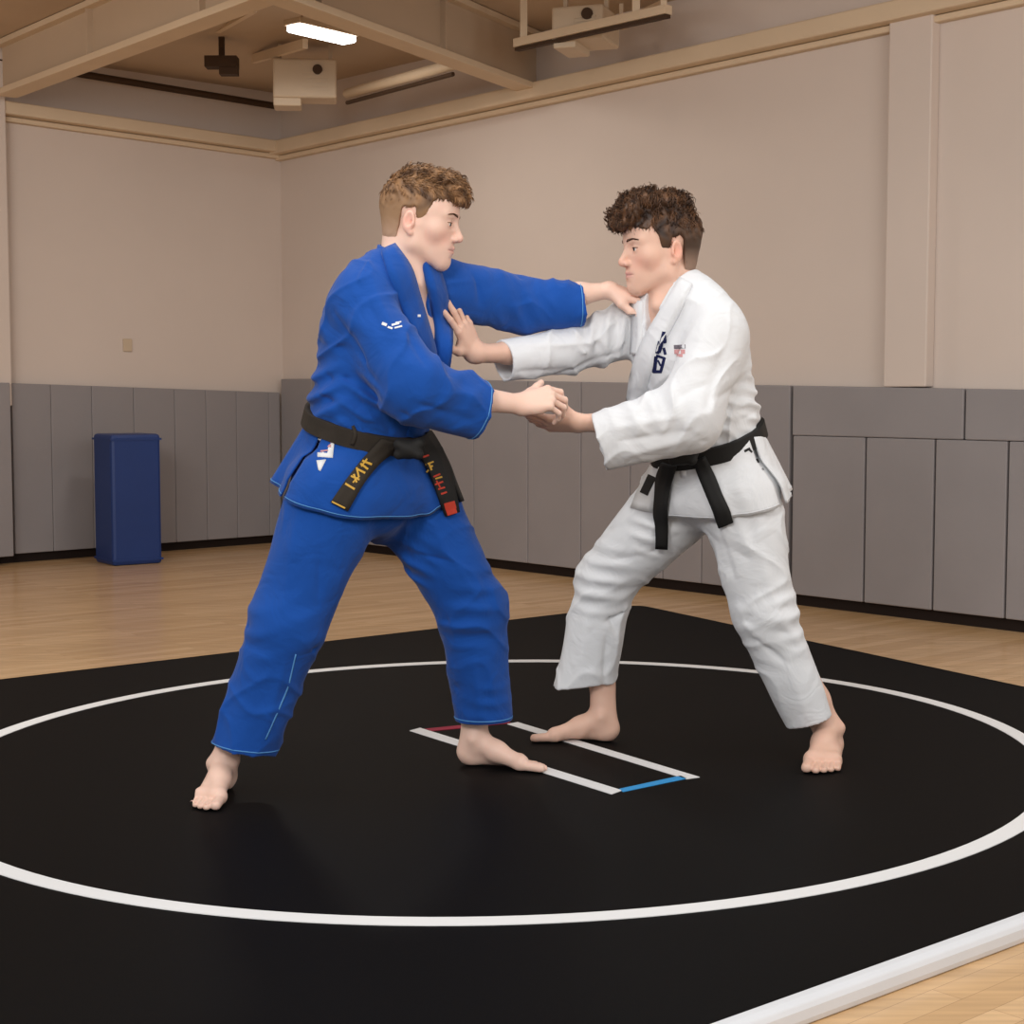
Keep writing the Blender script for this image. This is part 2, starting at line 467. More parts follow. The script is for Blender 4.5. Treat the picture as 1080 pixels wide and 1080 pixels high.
def wood():
    m = bpy.data.materials.new('maple_floor'); m.use_nodes = True; nt = m.node_tree; b = nt.nodes['Principled BSDF']
    tc = nt.nodes.new('ShaderNodeTexCoord'); mp = nt.nodes.new('ShaderNodeMapping'); mp.inputs['Rotation'].default_value = (0, 0, math.radians(-41))
    nt.links.new(tc.outputs['Object'], mp.inputs['Vector'])
    br = nt.nodes.new('ShaderNodeTexBrick'); br.inputs['Scale'].default_value = 1.0
    br.inputs['Brick Width'].default_value = 0.95; br.inputs['Row Height'].default_value = 0.06; br.inputs['Mortar Size'].default_value = 0.0006
    br.inputs['Color1'].default_value = srgb(222, 184, 138); br.inputs['Color2'].default_value = srgb(204, 165, 118); br.inputs['Mortar'].default_value = srgb(170, 134, 94)
    nt.links.new(mp.outputs['Vector'], br.inputs['Vector'])
    mp2 = nt.nodes.new('ShaderNodeMapping'); mp2.inputs['Scale'].default_value = (1.2, 16, 1); mp2.inputs['Rotation'].default_value = (0, 0, math.radians(-41))
    nt.links.new(tc.outputs['Object'], mp2.inputs['Vector'])
    n = nt.nodes.new('ShaderNodeTexNoise'); n.inputs['Scale'].default_value = 3; n.inputs['Detail'].default_value = 6
    nt.links.new(mp2.outputs['Vector'], n.inputs['Vector'])
    mr = nt.nodes.new('ShaderNodeMapRange'); mr.inputs['To Min'].default_value = 0.86; mr.inputs['To Max'].default_value = 1.12
    mr.inputs['From Min'].default_value = 0.3; mr.inputs['From Max'].default_value = 0.7
    nt.links.new(n.outputs['Fac'], mr.inputs['Value'])
    vm = nt.nodes.new('ShaderNodeVectorMath'); vm.operation = 'SCALE'
    nt.links.new(br.outputs['Color'], vm.inputs[0]); nt.links.new(mr.outputs['Result'], vm.inputs['Scale'])
    nt.links.new(vm.outputs['Vector'], b.inputs['Base Color'])
    b.inputs['Roughness'].default_value = 0.22; b.inputs['Specular IOR Level'].default_value = 0.45
    return m
M['wood'] = wood()

# ---------------------------------------------------------------- hall shell
FZ = -0.04
CEIL = 2.97
A0 = G(0, 594, FZ)[:2]; C0 = G(300, 571, FZ)[:2]; D0 = G(1080, 666, FZ)[:2]
dL = nrm(A0 - C0); dR = nrm(D0 - C0)
nL = np.array([-dL[1], dL[0]]); nL = nL if nL @ (-C0) > 0 else -nL
nR = np.array([-dR[1], dR[0]]); nR = nR if nR @ (-C0) > 0 else -nR
WL = {'o': C0, 'd': dL, 'n': nL}; WR = {'o': C0, 'd': dR, 'n': nR}
def onwall(w, px, py, off=0.0):      # where the ray of px,py meets the wall (standing off metres in front)
    r = ray(px, py); o = w['o'] + w['n'] * off
    t = (o @ w['n']) / (r[:2] @ w['n']); P = CAM + r * t
    return float((P[:2] - w['o']) @ w['d']), float(P[2])
def wp(w, s, z, off=0.0):
    q = w['o'] + w['d'] * s + w['n'] * off
    return np.array([q[0], q[1], z])
def wallbox(bm, w, s0, s1, z0, z1, o0, o1):
    bm.prism([wp(w, s0, z0, o0), wp(w, s1, z0, o0), wp(w, s1, z0, o1), wp(w, s0, z0, o1)],
             [wp(w, s0, z1, o0), wp(w, s1, z1, o0), wp(w, s1, z1, o1), wp(w, s0, z1, o1)])

b = BM(); b.prism([(-9, -3, FZ - .1), (9, -3, FZ - .1), (9, 14, FZ - .1), (-9, 14, FZ - .1)], [(-9, -3, FZ), (9, -3, FZ), (9, 14, FZ), (-9, 14, FZ)])
tag(b.build('floor', M['wood']), kind='structure')
b = BM(); wallbox(b, WL, -0.2, 6.5, FZ, CEIL, -0.2, 0.0); tag(b.build('wall_left', M['wall']), kind='structure')
b = BM(); wallbox(b, WR, 0.0, 10.5, FZ, CEIL, -0.2, 0.0); tag(b.build('wall_right', M['wall']), kind='structure')
# steel deck ceiling with shallow ribs, laid over the far part of the hall
b = BM()
far = [wp(WL, 6.5, CEIL, -0.2), wp(WL, -0.2, CEIL, -0.2), wp(WR, 10.5, CEIL, -0.2)]
loop = [far[0], far[1], far[2], np.array([far[2][0], 5.2, CEIL]), np.array([far[0][0], 5.2, CEIL])]
b.prism(loop, [p + (0, 0, .1) for p in loop])
tag(b.build('ceiling', M['deck']), kind='structure')
# rubber base and ledge beams along both walls
b = BM(); wallbox(b, WL, 0, 6.5, FZ, FZ + .07, 0, 0.03); tag(b.build('baseboard_left', M['base']), kind='structure')
b = BM(); wallbox(b, WR, 0, 10.5, FZ, FZ + .07, 0, 0.03); tag(b.build('baseboard_right', M['base']), kind='structure')
b = BM()
b.beam(wp(WL, 0, 2.60, .06), wp(WL, 6.5, 2.72, .06), .12, .075); b.beam(wp(WL, 0, 2.545, .025), wp(WL, 6.5, 2.665, .025), .05, .03)
tag(b.build('trim_left_ledge', M['beam'], bevel=.008), kind='structure')
b = BM()
s1, z1 = onwall(WR, 960, 14)
b.beam(wp(WR, 0, 2.595, .06), wp(WR, 10.5, 2.595 + (z1 - 2.595) * 10.5 / s1, .06), .12, .085)
b.beam(wp(WR, 0, 2.535, .025), wp(WR, 10.5, 2.535 + (z1 - 2.595) * 10.5 / s1, .025), .05, .03)
tag(b.build('trim_right_ledge', M['beam'], bevel=.008), kind='structure')
# pilasters
s0, _ = onwall(WR, 934, 250, .062); s1, _ = onwall(WR, 979, 250, .062)
b = BM(); wallbox(b, WR, s0, s1, onwall(WR, 957, 408, .062)[1], 2.66, 0, .062); tag(b.build('trim_right_pilaster', M['wall'], bevel=.006), kind='structure')
s0, _ = onwall(WL, 9, 250, .14)
b = BM(); wallbox(b, WL, s0, s0 + .5, 0.9, CEIL, 0, .14); tag(b.build('trim_left_pilaster', M['wall'], bevel=.006), kind='structure')

# ceiling beams: bottom flange, web, top flange
def ibeam(px0, py0, px1, py1, z, name, label):
    a = G(px0, py0, z) ; c = G(px1, py1, z); d = nrm(c - a); c = c + d * 2.2
    r = empty(name, tuple(a))
    def rel(p): return p - a
    b = BM(); b.beam(rel(a), rel(c), .13, .035); b.build('bottom_flange', M['beam'], r, bevel=.004)
    b = BM(); b.beam(rel(a) + (0, 0, (CEIL - z) / 2), rel(c) + (0, 0, (CEIL - z) / 2), .03, CEIL - z - .03); b.build('web', M['deck'], r)
    b = BM(); b.beam(rel(a) + (0, 0, CEIL - z - .02), rel(c) + (0, 0, CEIL - z - .02), .13, .03); b.build('top_flange', M['beam'], r)
    b = BM()
    for k in range(1, 4):
        p = rel(a + (c - a) * k / 4.0); b.beam(p + (0, 0, .02), p + (0, 0, CEIL - z - .03), .09, .02, up=tuple(d))
    b.build('stiffener', M['deck'], r)
    tag(r, label, 'beam'); return r
ibeam(566, 96, 330, 10, 2.66, 'ceiling_beam', 'tan steel ceiling beam running out from the right wall, behind the lit strip light')
ibeam(6, 99, 245, 10, 2.68, 'ceiling_beam', 'tan steel ceiling beam at the far left, starting above the left wall ledge')

# conduit along the top of the walls
def P3(px, py, Y): return U(px, py, Y)
b = BM(); b.tube([wp(WL, 0.12, 2.86, .12), wp(WL, 4.4, 2.94, .12)], .022)
tag(b.build('ceiling_pipe', M['dark']), 'dark thin pipe under the ceiling along the left wall', 'pipe')
b = BM(); p0 = U(366, 99, 9.5); p1 = U(478, 68, 8.8); b.tube([p0, p1], .03, 10)
b2 = BM(); b2.tube([p0 - (0, 0, .05), p1 - (0, 0, .05)], .012, 8)
r = empty('gas_pipe', tuple(p0)); o = b.build('pipe', M['beam'], r, smooth=True); o.location = -Vector(p0); o = b2.build('cable', M['dark'], r); o.location = -Vector(p0)
tag(r, 'tan pipe with a dark cable under it, running right from the corner heater', 'pipe')

def heater(cx, cy, Y, w, h, dpt, name, label, face_dir, struts):
    c = U(cx, cy, Y); r = empty(name, tuple(c)); f = nrm(np.array([face_dir[0], face_dir[1], 0])); s = np.array([-f[1], f[0], 0])
    ax = (s, f, np.array([0, 0, 1.0]))
    b = BM(); b.box((0, 0, 0), (w / 2, dpt / 2, h / 2), ax); b.build('housing', M['metal'], r, bevel=.012)
    b = BM(); b.box(np.array([0, 0, -h * .42]) - s * w * .28, (w * .22, dpt * .42, h * .28), ax); b.build('outlet', M['metal'], r, bevel=.008)
    b = BM()
    k = f * (dpt / 2)
    for i in range(5): b.box(k + np.array([0, 0, -h * .3 + i * h * .11]) + s * w * .16, (w * .2, .006, h * .03), ax)
    b.build('louvre', M['metal'], r)
    b = BM(); q = k + s * w * .2 + np.array([0, 0, h * .22]); b.tube([q, q + f * .012], .028, 16); b.build('flue_opening', M['dark'], r)
    for t in struts: b = BM(); b.beam(s * w * t + np.array([0, 0, h / 2 - .01]), s * w * t + np.array([0, 0, CEIL - c[2]]), .02, .02, up=tuple(f)); b.build('hanger', M['metal'], r)
    return tag(r, label, 'heater')
heater(322, 86, 9.6, .36, .22, .22, 'unit_heater', 'pale box heater hanging near the far corner, left of the pipe', (0.1, -1), (-.4, .4))
heater(618, 30, 8.2, .26, .16, .3, 'unit_heater', 'small pale box unit on the ceiling rail, top centre of the picture', (-0.35, -1), (-.4, .4))
# rail by the second unit
a = U(545, 46, 8.3); c = U(705, 10, 7.6)
r = empty('ceiling_rail', tuple(a))
b = BM(); b.beam((0, 0, 0), c - a, .05, .04); b.build('rail', M['beam'], r)
b = BM(); b.beam((0, 0, -.03), c - a - (0, 0, .03), .03, .015); b.build('dark_channel', M['dark'], r)  # dark strip along the underside of the rail
for t in (0.05, 0.8):
    p = (c - a) * t; b = BM(); b.beam(p, p + (0, 0, CEIL - a[2] - p[2]), .035, .035, up=(0, 1, 0)); b.build('hanger', M['beam'], r)
tag(r, 'tan hanging rail with two drop hangers under the ceiling, top centre', 'rail')
# bracket on the deck
p = U(234, 66, 9.4); b = BM(); b.box((0, 0, 0), (.09, .05, .03)); b.box((.04, 0, -.05), (.05, .04, .02)); b.box((0, 0, .07), (.015, .015, .08))
o = b.build('ceiling_bracket', M['dark']); o.location = p; tag(o, 'small dark bracket on the ceiling left of the strip light', 'bracket')
# joists crossing the bay between the beams
for k, (x0, y0, Ya, x1, y1, Yb, lab) in enumerate([(205, 44, 9.8, 268, 8, 8.6, 'thin tan ceiling joist beside the dark bracket'), (268, 62, 9.9, 322, 46, 9.0, 'thin tan ceiling joist just above the corner heater'), (655, 26, 8.6, 700, 6, 7.8, 'thin tan joist above the hanging rail')]):
    a = U(x0, y0, Ya); c = U(x1, y1, Yb); b = BM(); b.beam((0, 0, 0), c - a, .03, .05); b.beam((0, 0, 0), (0, 0, max(.05, CEIL - a[2])), .02, .02, up=(0, 1, 0))
    o = b.build('ceiling_joist', M['beam']); o.location = a; tag(o, lab, 'joist')
# the lit strip light
a = G(309, 29, 2.78); c = G(369, 43, 2.78); r = empty('strip_light', tuple(a)); d = c - a
b = BM(); b.beam((0, 0, 0), d, .10, .035); b.build('diffuser', M['lamp'], r, bevel=.012)
b = BM(); b.beam(-d * .02 + (0, 0, .03), d * 1.02 + (0, 0, .03), .12, .03); b.build('housing', M['metal'], r, bevel=.004)
for t in (.15, .85): b = BM(); b.beam(d * t + (0, 0, .04), d * t + (0, 0, CEIL - a[2]), .012, .012, up=(0, 1, 0)); b.build('hanger', M['metal'], r)
L_ = bpy.data.lights.new('strip_lamp', 'AREA'); L_.shape = 'RECTANGLE'; L_.size = .45; L_.size_y = .1; L_.energy = 14; L_.color = (1, .95, .88)
lo = bpy.data.objects.new('strip_lamp', L_); COL.objects.link(lo); lo.parent = r; lo.location = d / 2 + np.array([0, 0, -.03])
tag(r, 'lit white fluorescent strip light under the ceiling', 'ceiling light')
# small white outlet on the left wall
s, z = onwall(WL, 134, 364); b = BM(); wallbox(b, WL, s - .03, s + .03, z - .04, z + .04, 0, .012)
tag(b.build('wall_outlet', M['metal'], bevel=.003), 'small pale plate on the bare left wall above the blue block', 'outlet plate')

# ---------------------------------------------------------------- wall pads
def pad(w, s0, s1, z0, z1a, z1b, label, group, t=.05):
    g = 0.0010 if w is WL else 0.0020
    s0, s1 = min(s0, s1), max(s0, s1)
    c = wp(w, (s0 + s1) / 2, z0, .0); c[2] = z0
    r = empty('wall_pad', tuple(c))
    def q(s, z, o): return wp(w, s, z, o) - c
    b = BM()
    b.prism([q(s0 + g, z0, .014), q(s1 - g, z0, .014), q(s1 - g, z0, .014 + t), q(s0 + g, z0, .014 + t)],
            [q(s0 + g, z1a, .014), q(s1 - g, z1b, .014), q(s1 - g, z1b, .014 + t), q(s0 + g, z1a, .014 + t)])
    b.build('cover', M['pad'], r, bevel=.005)
    b = BM()
    b.prism([q(s0 + .001, z0 + .01, .001), q(s1 - .001, z0 + .01, .001), q(s1 - .001, z0 + .01, .016), q(s0 + .001, z0 + .01, .016)],
            [q(s0 + .001, z1a - .004, .001), q(s1 - .001, z1b - .004, .001), q(s1 - .001, z1b - .004, .016), q(s0 + .001, z1a - .004, .016)])
    b.build('backing_board', M['padcore'], r)
    return tag(r, label, 'wall pad', group)
def topz(w, px, py): return onwall(w, px, py, .06)[1]
PZ = FZ + .055
xs = [284, 250, 218, 185, 142, 98, 55, 14]
ns = ['first', 'second', 'third', 'fourth', 'fifth', 'sixth', 'seventh', 'eighth']
ss = [.07] + [onwall(WL, x, 500, .06)[0] for x in xs]
def ltop(s):
    x0, x1 = .07, ss[-1]; za = topz(WL, 300, 414); zb = topz(WL, 14, 404); return za + (zb - za) * (s - x0) / (x1 - x0)
place = ['grey padded panel on the left wall, in the far corner', 'grey padded panel on the left wall, one panel out from the far corner',
         'grey padded panel on the left wall, two panels out from the far corner', 'grey padded panel on the left wall, third to the right of the blue block',
         'grey padded panel on the left wall, just right of the blue block', 'grey padded panel on the left wall, directly behind the blue block',
         'grey padded panel on the left wall, just left of the blue block', 'grey padded panel on the left wall, beside the far left pilaster']
for i in range(8): pad(WL, ss[i], ss[i + 1], PZ, ltop(ss[i]), ltop(ss[i + 1]), place[i], 'grey pads on the left wall')
s0 = onwall(WL, 11, 500, .15)[0]
r = pad(WL, s0, s0 + .55, PZ, ltop(s0), ltop(s0), 'grey padded panel wrapping the left pilaster, at the picture edge', 'grey pads on the left wall', t=.16)
rx = [330, 372, 414, 456, 500, 557, 613, 665, 700, 741, 790, 833]
sr = [.07] + [onwall(WR, x, 500, .06)[0] for x in rx]
za, zb = topz(WR, 600, 402.5), topz(WR, 1080, 411); sa, sb = onwall(WR, 600, 402, .06)[0], onwall(WR, 1080, 411, .06)[0]
def rtop(s): return za + (zb - za) * (max(s, sa * .4) - sa) / (sb - sa)
rl = ['grey padded panel on the right wall, in the far corner behind the blue jacket', 'grey wall panel behind the blue fighter, second from the corner', 'grey wall panel behind the blue fighter, third from the corner',
      "grey wall panel behind the blue fighter's belt knot", "grey wall panel seen just right of the blue fighter's hip", "grey wall panel seen left of the clasped hands, beside the blue knee",
      'grey wall panel directly under the clasped hands', "grey wall panel left of the white fighter's front knee", "grey wall panel behind the white fighter's front thigh",
      "grey wall panel between the white fighter's legs", "grey wall panel behind the white fighter's rear thigh", "grey wall panel just right of the white fighter's hip"]
for i in range(12): pad(WR, sr[i], sr[i + 1], PZ, rtop(sr[i]), rtop(sr[i + 1]), rl[i], 'grey pads on the right wall')
# the two-tier part at the right
zt = onwall(WR, 1017, 464, .06)[1]
lo = [835, 912, 985, 1062, 1150, 1260]; up = [835, 1017, 1230]
ll = ['grey lower wall panel right of the white fighter, at the start of the two-tier row', 'grey lower wall panel under the pilaster, second of the two-tier row', 'grey lower wall panel below the seam of the upper row, third of the two-tier row',
      'grey lower wall panel cut by the right picture edge', 'grey lower wall panel past the right picture edge']
for i in range(5):
    a, c = onwall(WR, lo[i], 520, .06)[0], onwall(WR, lo[i + 1], 520, .06)[0]
    if i < 4: pad(WR, a + .006, c, PZ, zt - .001, zt - .001, ll[i], 'grey pads on the right wall')
for i in range(2):
    a, c = onwall(WR, up[i], 430, .06)[0], onwall(WR, up[i + 1], 430, .06)[0]
    pad(WR, a + .006, c, zt + .001, rtop(a), rtop(c), ['long grey upper wall panel under the pilaster', 'grey upper wall panel at the right picture edge'][i], 'grey pads on the right wall')

# ---------------------------------------------------------------- free-standing blue block by the left wall
a = G(130, 596, FZ); 
r = empty('padded_block', (a[0], a[1] + .14, FZ))
hgt = U(137, 458, a[1])[2] - FZ
wd = (U(166, 500, a[1])[0] - U(112, 500, a[1])[0])
b = BM(); ca, sa_ = math.cos(.33), math.sin(.33)
ax = (np.array([math.cos(.18), math.sin(.18), 0]), np.array([-math.sin(.18), math.cos(.18), 0]), np.array([0, 0, 1.0]))
b.box((0, 0, hgt / 2), (wd / 2 * 1.02, .15, hgt / 2), ax); b.build('cover', M['bluevinyl'], r, bevel=.02)
for z in (.03, hgt - .03): b = BM(); b.box((0, 0, z), (wd / 2 * 1.02 + .004, .154, .006), ax); b.build('seam_piping', M['bluevinyl'], r)
r.rotation_euler = (0, 0, .42)
tag(r, 'tall dark blue padded block standing against the left wall', 'padded block')

# ---------------------------------------------------------------- the wrestling mat
e_bl = (G(0, 717), G(590, 648)); e_br = (G(705, 645), G(1080, 725)); e_fr = (G(760, 1080), G(1080, 965))
def meet(l, m):
    p, q = l; r_, s_ = m; d1 = (q - p)[:2]; d2 = (s_ - r_)[:2]; A = np.array([d1, -d2]).T; t = np.linalg.solve(A, (r_ - p)[:2]); return p[:2] + d1 * t[0]
back = meet(e_bl, e_br); right = meet(e_br, e_fr)
left = back + nrm((e_bl[0] - e_bl[1])[:2]) * 4.6
front = left + (right - back)
def fillet(poly, r, n=6):
    out = []; k = len(poly)
    for i in range(k):
        p = poly[i]; a = nrm(poly[i - 1] - p); c = nrm(poly[(i + 1) % k] - p)
        for t in np.linspace(0, 1, n): out.append((1 - t) ** 2 * (p + a * r) + 2 * t * (1 - t) * p + t * t * (p + c * r))
    return out
mat_e = empty('wrestling_mat', (back[0], back[1], FZ)); mo = np.array([back[0], back[1], FZ])
poly = fillet([back, left, front, right], .09)
ctr = (back + left + front + right) / 4
b = BM(); b.prism([np.array([*p, FZ + .002]) - mo for p in poly], [np.array([*p, 0.0]) - mo for p in poly]); b.build('mat_top', M['matblack'], mat_e)
def offset(p, d): return p + nrm(p - ctr) * d
b = BM(); n = len(poly)
prof = [(0.0, 0.0008), (.012, 0.0005), (.020, -.006), (.024, -.02), (.022, FZ + .003), (0.0, FZ + .002)]
V = [np.array([*offset(p, o), z]) - mo for p in poly for o, z in prof]; k = len(prof)
b.add(V, [(i * k + j, i * k + (j + 1) % k, ((i + 1) % n) * k + (j + 1) % k, ((i + 1) % n) * k + j) for i in range(n) for j in range(k)])
b.build('side_edge', M['matblack'], mat_e, smooth=True)
tag(bpy.data.objects['side_edge'])
# white edge strip on the front right side
b = BM(); u = nrm(right - front); nn = np.array([u[1], -u[0]]); nn = nn if nn @ (front - left) > 0 else -nn
a = front - u * .0; c = right + u * .01
prof = [(-.010, .0015), (.008, .0012), (.020, -.003), (.026, -.012), (.028, FZ + .012), (.026, FZ + .001), (-.010, FZ + .001)]
b.prism([np.array([*(a + nn * o), z]) - mo for o, z in prof], [np.array([*(c + nn * o), z]) - mo for o, z in prof])
o = b.build('edge_strip', M['matwhite'], mat_e, bevel=.003); o['label'] = 'white edge strip along the front right side'
# ring, fitted to the ground
pts = np.array([(240, 718), (345, 706), (470, 699), (545, 697), (585, 697.5), (720, 704), (870, 716), (980, 740), (1080, 778), (1080, 868), (980, 905), (870, 935), (760, 958), (600, 972), (470, 974), (300, 966), (150, 948), (0, 918), (0, 775)], float)
g = np.array([G(x, y)[:2] for x, y in pts])
Q = np.stack([g[:, 0] ** 2, g[:, 0] * g[:, 1], g[:, 1] ** 2, g[:, 0], g[:, 1]], 1); k5 = np.linalg.lstsq(Q, np.ones(len(g)), rcond=None)[0]
Am = np.array([[k5[0], k5[1] / 2], [k5[1] / 2, k5[2]]]); cc = np.linalg.solve(-2 * Am, k5[3:]); cst = 1 + cc @ Am @ cc
ev_, evec = np.linalg.eigh(Am / cst)
N = 160; V = []; F = []
for i in range(N):
    t = 2 * math.pi * i / N; dd = evec @ (np.array([math.cos(t), math.sin(t)]) / np.sqrt(ev_)); L = np.linalg.norm(dd); w_ = .0245
    for r_ in (L - w_, L + w_):
        q = cc + dd / L * r_
        for z in (0.0, .0016): V.append(np.array([q[0], q[1], z]) - mo)
for i in range(N):
    a = i * 4; c = ((i + 1) % N) * 4
    F += [(a + 1, a + 3, c + 3, c + 1), (a, a + 1, c + 1, c), (a + 3, a + 2, c + 2, c + 3), (a + 2, a, c, c + 2)]
b = BM(); b.add(V, F); o = b.build('ring_line', M['line'], mat_e); o['label'] = 'white circle painted on the mat'
print('ring axes', 1 / np.sqrt(ev_), cc)
def gline(name, poly_px, m, label, z=.0016):
    P = [G(x, y) - mo for x, y in poly_px]; b = BM(); b.prism([p for p in P], [p + (0, 0, z) for p in P]); o = b.build(name, m, mat_e); o['label'] = label
gline('start_line', [(432, 771), (443, 768), (656, 834), (645, 838)], M['line'], 'nearer long white starting line')
gline('start_line', [(535, 764), (546, 762), (738, 820), (724, 822)], M['line'], 'farther long white starting line')
gline('end_line', [(653, 832.5), (718, 818.5), (724, 821.5), (657, 835.5)], M['lineblue'], 'blue end line of the starting box')
gline('end_line', [(448, 769), (534, 760.5), (539, 762.8), (455, 771.5)], M['linered'], 'red end line of the starting box')
# ================================================================ people
M['skin'] = mat('skin', (0.7, 0.42, 0.32, 1), 0.5, 0.35, attr='Col', bump=(260, 0.10, 0.0006), sss=0.12)
M['bluecloth'] = mat('blue_cotton', srgb(24, 76, 158), 0.9, 0.15, noise=(7, 0.07), bump=(520, 0.35, 0.0012, 9, 0.022), sheen=0.12)
M['whitecloth'] = mat('white_cotton', srgb(222, 224, 227), 0.9, 0.15, noise=(7, 0.02), bump=(520, 0.3, 0.0012, 9, 0.020), sheen=0.05)
M['bluethread'] = mat('pale_blue_thread', srgb(92, 150, 205), 0.8, 0.2)
M['belt'] = mat('black_belt', srgb(30, 29, 28), 0.7, 0.3, bump=(300, 0.4, 0.001))
M['beltworn'] = mat('worn_black_belt', srgb(52, 46, 40), 0.8, 0.2, noise=(25, 0.18), bump=(300, 0.4, 0.001))
M['gold'] = mat('gold_thread', srgb(205, 160, 62), 0.6, 0.4)
M['red'] = mat('red_thread', srgb(190, 62, 44), 0.7, 0.3)
M['navy'] = mat('navy_thread', srgb(28, 34, 74), 0.8, 0.2)
M['paper'] = mat('white_label', srgb(225, 225, 225), 0.7, 0.2)
M['greypatch'] = mat('grey_thread', srgb(110, 104, 112), 0.8, 0.2)
M['pink'] = mat('pink_thread', srgb(205, 150, 150), 0.8, 0.2)
M['hairfair'] = mat('light_brown_hair', srgb(120, 88, 58), 0.55, 0.4, attr='Col')
M['hairdark'] = mat('dark_brown_hair', srgb(70, 48, 32), 0.5, 0.4, attr='Col')
M['eyewhite'] = mat('eyeball', srgb(225, 215, 208), 0.25, 0.5)
M['iris'] = mat('iris', srgb(52, 44, 40), 0.2, 0.5)
M['nail'] = mat('nail', srgb(232, 190, 176), 0.3, 0.5)

FINE = 0.0024
def axes(fwd, up):           # rows: right, forward, up
    f = nrm(fwd); r = nrm(np.cross(f, up)); u = np.cross(r, f); return np.array([r, f, u])

# ---------------------------------------------------------------- head
def head_shape(jaw=1.0, brow=1.0):
    s = S()
    s.u(ell((0, -.008, .048), (.0745, .094, .080)))
    s.u(ell((0, .034, .002), (.062, .060, .082)), .03)
    s.u(ell((0, .045, .062), (.058, .044, .050)), .03)
    for m in (-1, 1):
        s.u(rc((m * .052, .004, -.050), (m * .015, .066, -.086), .016, .014), .030)
        s.u(rc((m * .058, .0, -.008), (m * .052, .004, -.050), .014, .016), .025)
        s.u(sph((m * .046, .052, -.008), .015), .028)
        s.u(rc((m * .010, .084, .034), (m * .044, .070, .035), .009, .009), .014)
    s.u(sph((0, .075, -.086), .0150), .022)
    s.u(ell((0, .068, -.052), (.034, .027, .032)), .022)
    for m in (-1, 1): s.sub(ell((m * .031, .101, .014), (.018, .020, .012)), .012)
    s.u(rc((0, .084, .026), (0, .108, -.014), .0065, .0085), .014)
    s.u(ell((0, .107, -.020), (.0105, .0105, .0095)), .006)
    for m in (-1, 1):
        s.u(ell((m * .0115, .0975, -.023), (.0075, .011, .0075)), .005)
        s.sub(ell((m * .006, .1015, -.0305), (.0035, .005, .003)), .002)
        s.u(sph((m * .031, .0745, .013), .0140), .005)       # lids
        s.sub(ell((m * .032, .091, .0115), (.0125, .009, .0036)), .0015)
    for m in (-1, 1):
        s.u(rc((0, .0945, -.0455), (m * .021, .0835, -.0500), .0050, .0030), .005)
        s.u(rc((0, .0930, -.0560), (m * .019, .0835, -.0530), .0056, .0030), .005)
    for m in (-1, 1): s.sub(rc((0, .1010, -.0508), (m * .024, .0885, -.0515), .0022, .0014), .002)
    s.sub(ell((0, .103, -.070), (.018, .008, .006)), .010)
    for m in (-1, 1):        # ears
        ax = axes((m * .30, 1.0, -.10), (0, -.22, 1.0))
        c = np.array((m * .079, -.012, .002))
        s.u(ell(c, (.0085, .0165, .0285), ax), .006)
        s.sub(ell(c + (m * .0105, .002, .004), (.0085, .0110, .0195), ax), .003)
        s.sub(ell(c + (m * .004, .008, -.002), (.006, .0045, .007), ax), .003)
        s.u(ell(c + (m * .004, .013, -.004), (.004, .004, .008), ax), .003)
        s.u(sph(c + (m * -.003, .008, -.027), .0075), .006)
    return s

def head_colour(p, skin, lip):
    n = len(p); c = np.tile(np.array(skin), (n, 1))
    def mixin(w, col, a=1.0):
        w = np.clip(w, 0, 1)[:, None] * a; c[:] = c * (1 - w) + np.array(col) * w
    x, y, z = np.abs(p[:, 0]), p[:, 1], p[:, 2]
    blush = np.array(skin) * (1.08, .80, .78)
    mixin(np.exp(-(((x - .042) / .022) ** 2 + ((z + .022) / .022) ** 2)) * (y > .03), blush, .5)
    mixin(np.exp(-((x / .014) ** 2 + ((z + .022) / .014) ** 2)) * (y > .09), blush, .45)
    mixin(np.exp(-(((x - .083) / .010) ** 2 + ((y + .012) / .022) ** 2 + (z / .03) ** 2)), blush, .8)
    mixin(np.exp(-((x / .022) ** 4 + ((z + .051) / .0085) ** 4)) * (y > .078), lip, .8)
    mixin(np.exp(-((x / .023) ** 4 + ((z + .0512) / .0016) ** 2)) * (y > .078), np.array(lip) * .45, .8)
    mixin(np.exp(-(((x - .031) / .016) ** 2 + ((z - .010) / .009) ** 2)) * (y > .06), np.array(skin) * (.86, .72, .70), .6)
    return c

def cap_limit(y, pts):
    ys, zs = zip(*pts); return np.interp(y, ys, zs)

